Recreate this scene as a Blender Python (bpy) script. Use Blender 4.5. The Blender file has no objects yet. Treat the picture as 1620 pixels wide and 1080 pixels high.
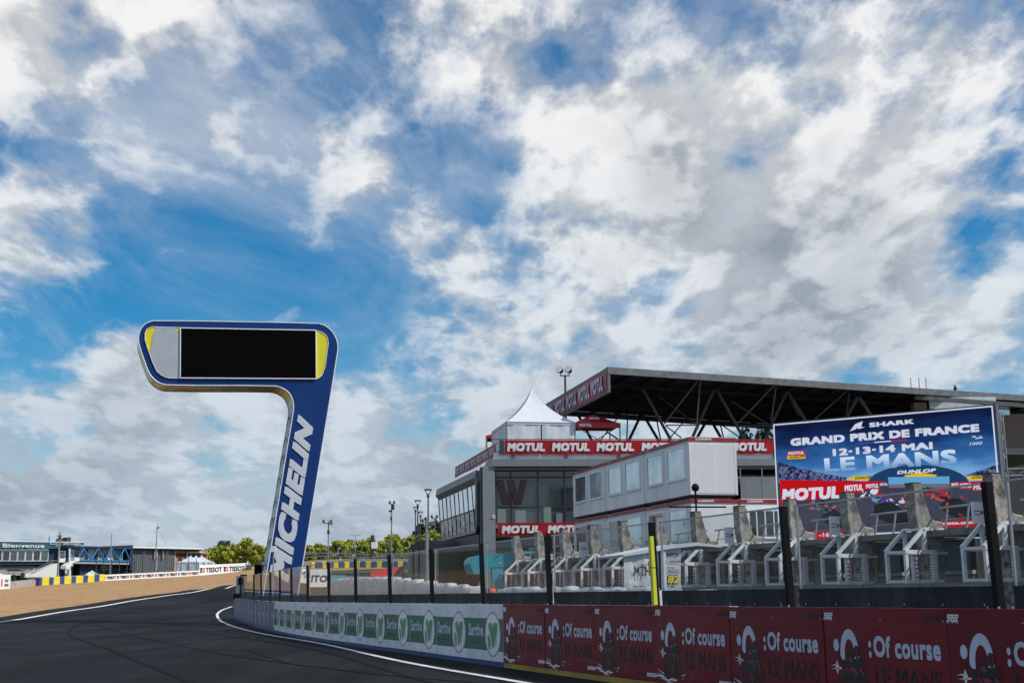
import bpy, bmesh, math, random
import numpy as np
from mathutils import Vector, Matrix

SC = bpy.context.scene
COL = SC.collection
random.seed(7)

# ------------------------------------------------------------------ camera
FPX = 2050.0                      # focal length in photo pixels (photo 1620 x 1080)
PITCH, ROLL = math.radians(11.0), 0.012
CAM = np.array([0, 0, 1.5])
_f = np.array([0, math.cos(PITCH), math.sin(PITCH)])
_r0 = np.array([1.0, 0, 0]); _u0 = np.array([0, -math.sin(PITCH), math.cos(PITCH)])
_R = math.cos(ROLL) * _r0 - math.sin(ROLL) * _u0
_U = math.sin(ROLL) * _r0 + math.cos(ROLL) * _u0
cd = bpy.data.cameras.new("camera"); cam = bpy.data.objects.new("camera", cd); COL.objects.link(cam)
cd.sensor_width = 36.0; cd.lens = 36.0 * FPX / 1620.0; cd.clip_start = 0.1; cd.clip_end = 9000
M = Matrix(((_R[0], _U[0], -_f[0], CAM[0]), (_R[1], _U[1], -_f[1], CAM[1]), (_R[2], _U[2], -_f[2], CAM[2]), (0, 0, 0, 1)))
cam.matrix_world = M
SC.camera = cam

def ray(px, py):
    return _f + _R * (px - 810) / FPX + _U * (540 - py) / FPX
def P(px, py, Y):
    d = ray(px, py); return CAM + d * (Y / d[1])
def KX(px):
    d = ray(px, 935); return d[0] / d[1]

# ------------------------------------------------------------------ sun and sky
SUN_EL, SUN_AZ = math.radians(46), math.radians(108)     # azimuth from +Y towards +X
SV = Vector((math.cos(SUN_EL) * math.sin(SUN_AZ), math.cos(SUN_EL) * math.cos(SUN_AZ), math.sin(SUN_EL)))
ld = bpy.data.lights.new("sun", 'SUN'); ld.energy = 4.0; ld.angle = math.radians(0.6); ld.color = (1.0, 0.95, 0.86)
lo = bpy.data.objects.new("sun", ld); COL.objects.link(lo); lo.rotation_euler = SV.to_track_quat('Z', 'Y').to_euler()

W = bpy.data.worlds.new("World"); SC.world = W; W.use_nodes = True
nt = W.node_tree; nt.nodes.clear()
def N(t, **kw):
    n = nt.nodes.new(t)
    for k, v in kw.items(): setattr(n, k, v)
    return n
def L(a, b): nt.links.new(a, b)
def mth(op, a, b=None, c=None, clamp=False):
    n = N('ShaderNodeMath', operation=op); n.use_clamp = clamp
    for i, x in enumerate((a, b, c)):
        if x is None: continue
        if isinstance(x, (int, float)): n.inputs[i].default_value = x
        else: L(x, n.inputs[i])
    return n.outputs[0]
def ramp(x, a, b, lo_=0.0, hi=1.0, smooth=True):
    n = N('ShaderNodeMapRange'); n.interpolation_type = 'SMOOTHSTEP' if smooth else 'LINEAR'
    n.inputs[1].default_value = a; n.inputs[2].default_value = b; n.inputs[3].default_value = lo_; n.inputs[4].default_value = hi
    L(x, n.inputs[0]); return n.outputs[0]
def mixc(fac, a, b):
    n = N('ShaderNodeMix', data_type='RGBA')
    if isinstance(fac, (int, float)): n.inputs[0].default_value = fac
    else: L(fac, n.inputs[0])
    for i, x in ((6, a), (7, b)):
        if isinstance(x, tuple): n.inputs[i].default_value = (*x, 1)
        else: L(x, n.inputs[i])
    return n.outputs[2]
tc = N('ShaderNodeTexCoord')
sep = N('ShaderNodeSeparateXYZ'); L(tc.outputs['Generated'], sep.inputs[0])
zc = mth('ADD', mth('MAXIMUM', sep.outputs[2], 0.0), 0.24)
px_ = mth('DIVIDE', sep.outputs[0], zc); py_ = mth('MULTIPLY', mth('DIVIDE', sep.outputs[1], zc), 0.62)
cmb = N('ShaderNodeCombineXYZ'); L(px_, cmb.inputs[0]); L(py_, cmb.inputs[1])
def noise(vec, scale, detail, rough, off=(0, 0, 0), dist=0.0, stretch=(1, 1, 1), lac=2.0):
    mp = N('ShaderNodeMapping'); mp.inputs[1].default_value = off; mp.inputs[3].default_value = stretch
    L(vec, mp.inputs[0])
    n = N('ShaderNodeTexNoise'); n.noise_dimensions = '3D'
    n.inputs['Scale'].default_value = scale; n.inputs['Detail'].default_value = detail
    n.inputs['Roughness'].default_value = rough; n.inputs['Distortion'].default_value = dist
    n.inputs['Lacunarity'].default_value = lac
    L(mp.outputs[0], n.inputs['Vector']); return n.outputs[0]
# where the cloud banks and the blue gaps lie: soft lobes round compass directions
def lobe(px, py, rad_px, w):
    d = ray(px, py); d = d / np.linalg.norm(d)
    n = N('ShaderNodeVectorMath', operation='DOT_PRODUCT'); L(tc.outputs['Generated'], n.inputs[0])
    n.inputs[1].default_value = tuple(d)
    r = rad_px / FPX
    return ramp(n.outputs['Value'], math.cos(r), 1.0, 0.0, w)
lobes = [(330, 430, 200, -.05), (520, 445, 170, -.07), (120, 470, 170, -.07), (260, 200, 200, .05), (430, 290, 170, .02), (530, 85, 120, -.07), (380, 170, 150, -.01),
         (1000, 425, 130, -.12), (850, 410, 110, -.08), (620, 520, 150, -.08), (720, 235, 130, -.06), (80, 560, 150, -.06), (400, 380, 120, -.05),
         (1490, 345, 110, -.09), (1600, 215, 110, -.07), (40, 230, 120, -.06), (880, 90, 110, -.05), (180, 140, 110, -.05), (700, 600, 130, -.04),
         (950, 290, 190, .13), (680, 370, 90, .10), (1130, 230, 170, .09), (70, 360, 140, .15), (60, 50, 200, .12), (240, 600, 140, .15), (560, 230, 90, .06),
         (1350, 450, 300, .15), (850, 530, 230, .09), (620, 730, 280, .09), (1450, 150, 280, .09), (800, 30, 180, .07), (100, 760, 200, .09), (1100, 560, 260, .10), (300, 40, 120, .08)]
acc = None
for a in lobes:
    o_ = lobe(*a); acc = o_ if acc is None else mth('ADD', acc, o_)
hor = ramp(sep.outputs[2], 0.0, 0.22, 0.15, 0.0)
def field(off):
    ox, oy = off
    big = noise(cmb.outputs[0], 1.5, 2, 0.5, (ox + 2.3, oy + 6.1, 0))
    mid = noise(cmb.outputs[0], 3.5, 3, 0.5, (ox + 3.1, oy + 1.7, 0), 0.15)
    n1 = noise(cmb.outputs[0], 5.2, 9, 0.56, (ox + 9.2, oy + 4.4, 0), 0.12)
    puff = mth('ABSOLUTE', mth('MULTIPLY_ADD', n1, 2.0, -1.0))
    fin = noise(cmb.outputs[0], 12.0, 9, 0.60, (ox + 7.3, oy + 2.9, 0), 0.2)
    s_ = mth('MULTIPLY_ADD', big, 0.34, mth('MULTIPLY_ADD', mid, 0.46, mth('MULTIPLY_ADD', fin, 0.26, mth('MULTIPLY', puff, -0.42))))
    return mth('ADD', mth('ADD', s_, acc), hor)
F0 = field((0, 0))
F1 = field((-0.085, 0.04))              # the same clouds a little towards the sun
dens = ramp(F0, 0.44, 0.635)
thin = mth('SUBTRACT', 1.0, ramp(F0, 0.46, 0.60))
thick = ramp(F0, 0.55, 0.84)
lit = ramp(mth('SUBTRACT', F0, F1), -0.07, 0.085)
veil = ramp(noise(cmb.outputs[0], 2.2, 13, 0.64, (21, 8, 0), 0.5, (1, .6, 1)), 0.38, 0.72, 0.0, 0.55)
dens = mth('SUBTRACT', 1.0, mth('MULTIPLY', mth('SUBTRACT', 1.0, dens), mth('SUBTRACT', 1.0, veil)))
core = None
for a in ((1310, 455, 190, .42), (1150, 560, 130, .2), (60, 730, 150, .25), (230, 620, 110, .22), (1060, 320, 120, .25), (700, 690, 120, .22), (900, 40, 130, .12)):
    o_ = lobe(*a); core = o_ if core is None else mth('ADD', core, o_)
detail = noise(cmb.outputs[0], 3.6, 9, 0.54, (11, 5, 0), 0.2)
shade_ = mth('ADD', mth('MULTIPLY', lit, 0.66), mth('MULTIPLY_ADD', mth('SUBTRACT', 1.0, thick), 0.42, 0.10))
shade = mth('ADD', shade_, mth('SUBTRACT', mth('MULTIPLY', mth('SUBTRACT', detail, 0.5), 0.8), core), None, True)
shade = mth('MAXIMUM', shade, mth('MULTIPLY', thin, 0.85))
elev = ramp(sep.outputs[2], 0.02, 0.42)
dark = mixc(elev, (0.38, 0.455, 0.55), (0.27, 0.315, 0.37))
white = mixc(elev, (0.61, 0.71, 0.81), (0.98, 0.98, 0.98))
ccol = mixc(shade, dark, white)
sky = N('ShaderNodeTexSky'); sky.sky_type = 'NISHITA'; sky.sun_disc = False
sky.sun_elevation = SUN_EL; sky.sun_rotation = SUN_AZ; sky.altitude = 100; sky.air_density = 1.0; sky.dust_density = 0.6; sky.ozone_density = 3.0
hs = N('ShaderNodeHueSaturation'); hs.inputs['Saturation'].default_value = 1.55; hs.inputs['Hue'].default_value = 0.494; L(sky.outputs[0], hs.inputs['Color'])
b1 = N('ShaderNodeBackground'); b1.inputs['Strength'].default_value = 0.105; L(hs.outputs[0], b1.inputs['Color'])
b2 = N('ShaderNodeBackground'); b2.inputs['Strength'].default_value = 0.92; L(ccol, b2.inputs['Color'])
mx = N('ShaderNodeMixShader'); L(dens, mx.inputs[0]); L(b1.outputs[0], mx.inputs[1]); L(b2.outputs[0], mx.inputs[2])
wo = N('ShaderNodeOutputWorld'); L(mx.outputs[0], wo.inputs['Surface'])

vs = SC.view_settings
SC.display_settings.display_device = 'sRGB'
vs.view_transform = 'Standard'; vs.look = 'None'; vs.exposure = 0.0; vs.gamma = 1.0; vs.use_curve_mapping = False
SC.cycles.max_bounces = 8; SC.cycles.transparent_max_bounces = 24

# ------------------------------------------------------------------ materials
def mat(name, col, rough=0.6, metal=0.0, var=0.12, scale=1.5, bump=0.0, bscale=None, emit=0.0, streak=0.0, dirt=None, dirt_amt=0.0, spec=0.5, dirt_scale=None, otint=0.05):
    m = bpy.data.materials.new(name); m.use_nodes = True; t = m.node_tree
    b = t.nodes['Principled BSDF']; b.inputs['Roughness'].default_value = rough; b.inputs['Metallic'].default_value = metal
    b.inputs['Specular IOR Level'].default_value = spec
    b.inputs['Base Color'].default_value = (*col, 1)
    tcn = t.nodes.new('ShaderNodeTexCoord')
    if emit:
        b.inputs['Specular IOR Level'].default_value = .03; b.inputs['Emission Color'].default_value = (*col, 1); b.inputs['Emission Strength'].default_value = emit
        b.inputs['Base Color'].default_value = (*[c * .05 for c in col], 1)
        return m
    if var or dirt:
        n = t.nodes.new('ShaderNodeTexNoise'); n.inputs['Scale'].default_value = scale; n.inputs['Detail'].default_value = 7; n.inputs['Roughness'].default_value = .6
        mp = t.nodes.new('ShaderNodeMapping'); t.links.new(tcn.outputs['Object'], mp.inputs[0]); t.links.new(mp.outputs[0], n.inputs['Vector'])
        if streak: mp.inputs[3].default_value = (1, 1, streak)
        mr = t.nodes.new('ShaderNodeMapRange'); mr.inputs[1].default_value = .3; mr.inputs[2].default_value = .7
        mr.inputs[3].default_value = 1 - var; mr.inputs[4].default_value = 1 + var
        t.links.new(n.outputs[0], mr.inputs[0])
        mu = t.nodes.new('ShaderNodeMix'); mu.data_type = 'RGBA'; mu.blend_type = 'MULTIPLY'; mu.inputs[0].default_value = 1
        mu.inputs[6].default_value = (*col, 1); t.links.new(mr.outputs[0], mu.inputs[7]); out = mu.outputs[2]
        if dirt:
            n2 = t.nodes.new('ShaderNodeTexNoise'); n2.inputs['Scale'].default_value = dirt_scale or scale * .6; n2.inputs['Detail'].default_value = 10; n2.inputs['Roughness'].default_value = .72
            mp2 = t.nodes.new('ShaderNodeMapping'); mp2.inputs[1].default_value = (4.1, 2.2, 1.3); mp2.inputs[3].default_value = (1, 1, streak or 1)
            t.links.new(tcn.outputs['Object'], mp2.inputs[0]); t.links.new(mp2.outputs[0], n2.inputs['Vector'])
            m2 = t.nodes.new('ShaderNodeMapRange'); m2.inputs[1].default_value = .45; m2.inputs[2].default_value = .68; m2.inputs[4].default_value = dirt_amt
            t.links.new(n2.outputs[0], m2.inputs[0])
            mi = t.nodes.new('ShaderNodeMix'); mi.data_type = 'RGBA'; t.links.new(m2.outputs[0], mi.inputs[0]); t.links.new(out, mi.inputs[6]); mi.inputs[7].default_value = (*dirt, 1)
            out = mi.outputs[2]
        oi = t.nodes.new('ShaderNodeObjectInfo'); om = t.nodes.new('ShaderNodeMapRange'); om.inputs[3].default_value = 1 - otint; om.inputs[4].default_value = 1 + otint; t.links.new(oi.outputs['Random'], om.inputs[0])
        o2 = t.nodes.new('ShaderNodeMix'); o2.data_type = 'RGBA'; o2.blend_type = 'MULTIPLY'; o2.inputs[0].default_value = 1; t.links.new(out, o2.inputs[6]); t.links.new(om.outputs[0], o2.inputs[7]); out = o2.outputs[2]
        t.links.new(out, b.inputs['Base Color'])
        r2 = t.nodes.new('ShaderNodeMapRange'); r2.inputs[1].default_value = .3; r2.inputs[2].default_value = .7
        r2.inputs[3].default_value = max(rough - .08, .02); r2.inputs[4].default_value = min(rough + .1, 1); t.links.new(n.outputs[0], r2.inputs[0]); t.links.new(r2.outputs[0], b.inputs['Roughness'])
    if bump:
        n3 = t.nodes.new('ShaderNodeTexNoise'); n3.inputs['Scale'].default_value = bscale or scale * 8; n3.inputs['Detail'].default_value = 6
        t.links.new(tcn.outputs['Object'], n3.inputs['Vector'])
        bp = t.nodes.new('ShaderNodeBump'); bp.inputs['Distance'].default_value = bump; bp.inputs['Strength'].default_value = .8
        t.links.new(n3.outputs[0], bp.inputs['Height']); t.links.new(bp.outputs[0], b.inputs['Normal'])
    return m

def glass_mat(name, tint, dirtcol, dirt, gloss=0.08, scale=1.0):
    m = bpy.data.materials.new(name); m.use_nodes = True; t = m.node_tree; t.nodes.clear()
    o = t.nodes.new('ShaderNodeOutputMaterial')
    tr = t.nodes.new('ShaderNodeBsdfTransparent'); tr.inputs[0].default_value = (*tint, 1)
    gl = t.nodes.new('ShaderNodeBsdfGlossy'); gl.inputs['Roughness'].default_value = .03; gl.inputs['Color'].default_value = (.9, .95, 1, 1)
    df = t.nodes.new('ShaderNodeBsdfDiffuse'); df.inputs[0].default_value = (*dirtcol, 1)
    fr = t.nodes.new('ShaderNodeFresnel'); fr.inputs[0].default_value = 1.5
    f2_ = t.nodes.new('ShaderNodeMath'); f2_.operation = 'POWER'; f2_.inputs[1].default_value = 1.3; t.links.new(fr.outputs[0], f2_.inputs[0]); ad = t.nodes.new('ShaderNodeMath'); ad.operation = 'MULTIPLY'; t.links.new(f2_.outputs[0], ad.inputs[0]); ad.inputs[1].default_value = gloss
    ad.use_clamp = True
    gm = t.nodes.new('ShaderNodeNewGeometry'); iv = t.nodes.new('ShaderNodeMath'); iv.operation = 'SUBTRACT'; iv.inputs[0].default_value = 1; t.links.new(gm.outputs['Backfacing'], iv.inputs[1])
    a0_ = ad; ad = t.nodes.new('ShaderNodeMath'); ad.operation = 'MULTIPLY'; t.links.new(a0_.outputs[0], ad.inputs[0]); t.links.new(iv.outputs[0], ad.inputs[1])
    m1 = t.nodes.new('ShaderNodeMixShader'); t.links.new(ad.outputs[0], m1.inputs[0]); t.links.new(tr.outputs[0], m1.inputs[1]); t.links.new(gl.outputs[0], m1.inputs[2])
    tcn = t.nodes.new('ShaderNodeTexCoord'); mp = t.nodes.new('ShaderNodeMapping'); mp.inputs[3].default_value = (scale * 3, scale * 3, scale * .7)
    n = t.nodes.new('ShaderNodeTexNoise'); n.inputs['Scale'].default_value = 1.2; n.inputs['Detail'].default_value = 9; n.inputs['Roughness'].default_value = .65
    t.links.new(tcn.outputs['Object'], mp.inputs[0]); t.links.new(mp.outputs[0], n.inputs['Vector'])
    mr = t.nodes.new('ShaderNodeMapRange'); mr.inputs[1].default_value = .35; mr.inputs[2].default_value = .75; mr.inputs[3].default_value = dirt * .4; mr.inputs[4].default_value = dirt * 2.0
    t.links.new(n.outputs[0], mr.inputs[0])
    sz = t.nodes.new('ShaderNodeSeparateXYZ'); t.links.new(tcn.outputs['Object'], sz.inputs[0]); lz = t.nodes.new('ShaderNodeMapRange'); lz.interpolation_type = 'SMOOTHSTEP'
    lz.inputs[1].default_value = .20; lz.inputs[2].default_value = .42; lz.inputs[3].default_value = .20; lz.inputs[4].default_value = 0; t.links.new(sz.outputs[2], lz.inputs[0])
    sm = t.nodes.new('ShaderNodeMath'); sm.operation = 'ADD'; t.links.new(mr.outputs[0], sm.inputs[0]); t.links.new(lz.outputs[0], sm.inputs[1])
    m2 = t.nodes.new('ShaderNodeMixShader'); t.links.new(sm.outputs[0], m2.inputs[0]); t.links.new(m1.outputs[0], m2.inputs[1]); t.links.new(df.outputs[0], m2.inputs[2])
    t.links.new(m2.outputs[0], o.inputs[0]); return m

MT = {}
def mk(k, *a, **kw): MT[k] = mat(k, *a, **kw)
mk('asphalt_plain', (.014, .0145, .016), .85, spec=.15, var=.15, bump=.004, bscale=60)
mk('grass', (.06, .085, .025), .95, var=.4, scale=.3, dirt=(.16, .13, .07), dirt_amt=.6, bump=.03, bscale=8)
mk('gravel', (.40, .235, .098), .95, var=.30, scale=1.6, otint=0, dirt=(.26, .15, .065), dirt_amt=.7, bump=.08, bscale=5, dirt_scale=.28)
mk('earth', (.20, .155, .11), .95, var=.2, scale=.4, dirt=(.2, .15, .1), dirt_amt=.5, bump=.03)
mk('line_white', (.72, .73, .74), .6, var=.12, scale=3, dirt=(.25, .25, .26), dirt_amt=.4)
mk('concrete', (.20, .19, .175), .9, var=.25, scale=2.2, dirt=(.065, .055, .048), dirt_amt=.85, bump=.02, dirt_scale=2.2)
mk('concrete_old', (.34, .315, .28), .92, otint=.15, var=.4, scale=5, dirt=(.035, .028, .022), dirt_amt=1.0, bump=.03, dirt_scale=3.4)
mk('concrete_pale', (.38, .36, .33), .9, var=.12, scale=2, dirt=(.2, .18, .16), dirt_amt=.4)
mk('panel_red', (.19, .014, .022), .45, spec=.2, otint=.12, var=.12, scale=2, dirt=(.10, .012, .018), dirt_amt=.5, bump=.03, bscale=1.3)
mk('panel_white', (.80, .81, .86), .4, otint=.08, var=.05, scale=2, dirt=(.36, .37, .40), dirt_amt=.45, bump=.03, bscale=1.3)
mk('panel_purple', (.10, .10, .175), .5, var=.08, scale=2)
mk('print_green', (.010, .13, .058), .45, var=.06)
mk('print_green_light', (.10, .32, .14), .45, var=.3, scale=3)
mk('print_pale', (.52, .58, .70), .45, var=.05)
mk('print_white', (.8, .8, .82), .45, var=.04)
mk('print_black', (.012, .010, .012), .5, var=.1)
mk('print_dark_red', (.10, .014, .02), .5, var=.1)
mk('print_darkred2', (.25, .03, .04), .5, var=.1)
mk('print_navy', (.02, .03, .08), .5, var=.1)
mk('print_grey', (.35, .35, .40), .5, var=.1)
mk('print_faint', (.25, .25, .36), .5, var=.1)
mk('print_mute', (.20, .27, .23), .5, var=.1)
mk('print_red', (.62, .03, .04), .5, var=.05)
mk('blue_paint', (.02, .06, .20), .6, var=.2, dirt=(.05, .05, .06), dirt_amt=.5)
mk('yellow_paint', (.38, .26, .03), .6, var=.2, dirt=(.1, .08, .04), dirt_amt=.5)
mk('black_steel', (.005, .005, .006), .55, var=.2, spec=.12)
mk('dark_green_steel', (.015, .03, .025), .5)
mk('rubber', (.012, .016, .024), .6, spec=.2, var=.35, scale=3, dirt=(.10, .11, .12), dirt_amt=.4, streak=.4, bump=.01, bscale=3)
mk('rail_grey', (.35, .36, .37), .35, metal=.6, var=.2)
mk('galvanised', (.30, .31, .33), .5, metal=.4, var=.25, scale=6)
mk('sign_blue', (.002, .032, .17), .4, spec=.3, var=.06, scale=.5)
mk('sign_white', (.60, .63, .70), .4, var=.05)
mk('sign_trim', (.78, .80, .84), .4, var=.03)
mk('sign_yellow', (.75, .66, .015), .4, var=.05)
mk('sign_gold', (.46, .40, .05), .28, metal=.45, var=.15, scale=.8)
mk('sign_grey', (.42, .45, .50), .4, var=.06)
mk('screen_off', (.0022, .0022, .0022), .7, var=.5, scale=6, spec=.03)
mk('line_dark', (.05, .055, .07), .5)
mk('tyre_yellow', (.72, .60, .02), .55, var=.12)
mk('tyre_blue', (.015, .06, .22), .55, var=.2)
mk('orange', (.75, .24, .03), .55)
mk('tarp', (.60, .61, .62), .45, var=.15, scale=4, bump=.05, bscale=4, dirt=(.36, .35, .33), dirt_amt=.5)
mk('tent_white', (.60, .63, .69), .5, var=.04, scale=2)
mk('tent_wall', (.60, .63, .68), .55, var=.10, scale=3, streak=.1, bump=.02, bscale=4)
mk('tent_red', (.42, .015, .02), .5, var=.12)
mk('banner_red', (.38, .010, .015), .4, spec=.3, var=.10, scale=2.5, bump=.05, bscale=1.6)
mk('banner_red_dull', (.33, .03, .05), .5, var=.10, scale=2.5)  # duller red for the side and roof-end banners
mk('banner_print', (.78, .78, .80), .5, var=.05, scale=2)
mk('container', (.84, .85, .88), .5, var=.06, scale=1.2, streak=.2, dirt=(.46, .46, .50), dirt_amt=.3)
mk('container_end', (.68, .69, .70), .5, var=.05, scale=1.2, streak=.2, dirt=(.42, .42, .41), dirt_amt=.3)
mk('container_red', (.30, .012, .02), .45, var=.15)
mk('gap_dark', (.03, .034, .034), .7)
mk('window_frame', (.80, .83, .88), .45, var=.04)
mk('cladding', (.21, .225, .24), .5, metal=.25, var=.10, scale=1.2, streak=.3)
mk('cladding_dark', (.085, .095, .115), .5, metal=.2, var=.12)
mk('column_grey', (.24, .26, .275), .6, var=.08)
mk('mullion', (.03, .033, .036), .5)
mk('roof_dark', (.022, .018, .017), .85, var=.35, scale=1.5, streak=1)
mk('roof_fascia', (.14, .15, .16), .7, var=.3, scale=2.5, dirt=(.05, .055, .055), dirt_amt=.6)
mk('steel_strut', (.10, .108, .118), .5, metal=.3, var=.2)
mk('steel_dark', (.05, .052, .055), .6, var=.2)
mk('white_metal', (.74, .76, .78), .5, var=.15, scale=5, dirt=(.25, .25, .25), dirt_amt=.5)
mk('louvre', (.10, .115, .13), .5, var=.1)
mk('blue_wall', (.045, .10, .15), .4, var=.2)
mk('lamp_glass', (.75, .85, .95), .15, metal=.5)
mk('w_brown', (.028, .010, .010), .5, var=.1)
mk('teal_fabric', (.05, .33, .42), .4, var=.1, scale=3)
mk('teal_fascia', (.012, .10, .145), .5, var=.08)
mk('navy', (.010, .022, .06), .6)
mk('truss_blue', (.03, .17, .42), .45)
mk('cone_blue', (.04, .28, .50), .4, var=.2)
mk('stair_white', (.76, .74, .70), .7, var=.06)
mk('bench_grey', (.26, .26, .25), .8, var=.2, scale=3)
mk('wall_grey', (.105, .115, .13), .7, var=.08, streak=.2)
mk('brick_orange', (.42, .20, .115), .8, var=.15, scale=4)
mk('wood', (.16, .11, .065), .8, var=.2)
mk('foam_yellow', (.52, .56, .02), .6, var=.08, scale=3)
mk('leaf_a', (.32, .33, .02), .6, var=.35, scale=1.2)
mk('leaf_b', (.24, .27, .018), .6, var=.35, scale=1.2)
mk('leaf_dark', (.018, .04, .014), .7, var=.35, scale=1.2)
mk('bark', (.06, .045, .035), .9)
mk('vest', (.85, .12, .03), .6)
mk('cloth_black', (.012, .012, .016), .8)
mk('cloth_navy', (.02, .03, .06), .8)
mk('skin', (.45, .26, .18), .6)
mk('hair', (.03, .02, .015), .7)
mk('brown_wall', (.055, .042, .038), .8, var=.2)
mk('white_sheet', (.7, .74, .78), .5)
mk('strip_light', (.80, .82, .80), .4, var=.03)
for k, c, r in (('win_dark', (.012, .014, .017), .08), ('win_sky', (.44, .53, .58), .08), ('win_mid', (.06, .08, .09), .06), ('win_facade', (.03, .036, .042), .12)):
    mk(k, c, r, metal=0.0, var=.35, scale=.7, spec=1.0)
MT['win_sky'].node_tree.nodes['Principled BSDF'].inputs['Metallic'].default_value = .75
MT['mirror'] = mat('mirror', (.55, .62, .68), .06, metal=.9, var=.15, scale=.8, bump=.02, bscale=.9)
MT['mirror_dark'] = mat('mirror_dark', (.10, .14, .17), .06, metal=.9, var=.5, scale=1.2, bump=.12, bscale=1.4)  # dark tint stands in for trees reflected in the lower window row
MT['glass_dirty'] = glass_mat('glass_dirty', (.93, .945, .95), (.36, .37, .38), .05, .85, .5)
MT['glass_clear'] = glass_mat('glass_clear', (.85, .90, .90), (.5, .5, .5), .05, .6, .5)
# asphalt: patched, with resin streaks and grain
def asphalt():
    m = MT['asphalt_plain'].copy(); m.name = 'asphalt'; t = m.node_tree; t.nodes.clear()
    o = t.nodes.new('ShaderNodeOutputMaterial'); b = t.nodes.new('ShaderNodeBsdfPrincipled'); t.links.new(b.outputs[0], o.inputs[0])
    tcn = t.nodes.new('ShaderNodeTexCoord')
    def nz(s, d, st, rot=0, off=0):
        mp = t.nodes.new('ShaderNodeMapping'); mp.inputs[3].default_value = st; mp.inputs[2].default_value = (0, 0, rot); mp.inputs[1].default_value = (off, off, 0)
        n = t.nodes.new('ShaderNodeTexNoise'); n.inputs['Scale'].default_value = s; n.inputs['Detail'].default_value = d; n.inputs['Roughness'].default_value = .6
        t.links.new(tcn.outputs['Object'], mp.inputs[0]); t.links.new(mp.outputs[0], n.inputs['Vector']); return n.outputs[0]
    def mr(x, a, b_, c, d):
        n = t.nodes.new('ShaderNodeMapRange')
        for i, v in enumerate((a, b_, c, d)): n.inputs[i + 1].default_value = v
        t.links.new(x, n.inputs[0]); return n.outputs[0]
    def mul(a, b_):
        n = t.nodes.new('ShaderNodeMath'); n.operation = 'MULTIPLY'; t.links.new(a, n.inputs[0]); t.links.new(b_, n.inputs[1]); return n.outputs[0]
    v = mul(mr(nz(.06, 6, (1, 1, 1)), .38, .62, .68, 1.35), mr(nz(.5, 8, (1.2, .08, 1), .16), .35, .7, .7, 1.45))
    v = mul(v, mr(nz(.9, 3, (1.0, .03, 1), .10, 5), .42, .56, .80, 1.05))
    v = mul(v, mr(nz(45, 3, (1, 1, 1)), .3, .7, .62, 1.4))
    v = mul(v, mr(nz(5, 6, (1, 1, 1), 0, 3), .3, .7, .78, 1.25)); v = mul(v, mr(nz(.22, 7, (1, .5, 1), .3, 13), .40, .60, .80, 1.22))
    c = t.nodes.new('ShaderNodeMix'); c.data_type = 'RGBA'; c.blend_type = 'MULTIPLY'; c.inputs[0].default_value = 1
    c.inputs[6].default_value = (.0125, .013, .0142, 1); t.links.new(v, c.inputs[7]); t.links.new(c.outputs[2], b.inputs['Base Color'])
    t.links.new(mr(nz(.4, 5, (1, .2, 1), .1, 9), .3, .7, .62, .85), b.inputs['Roughness']); b.inputs['Specular IOR Level'].default_value = .08
    bp = t.nodes.new('ShaderNodeBump'); bp.inputs['Distance'].default_value = .006; t.links.new(nz(70, 3, (1, 1, 1)), bp.inputs['Height']); t.links.new(bp.outputs[0], b.inputs['Normal'])
    return m
MT['asphalt'] = asphalt()
MT['tyre_mark'] = mat('tyre_mark', (.0102, .0105, .0112), .8, spec=.05, var=.3, scale=3)

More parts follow.
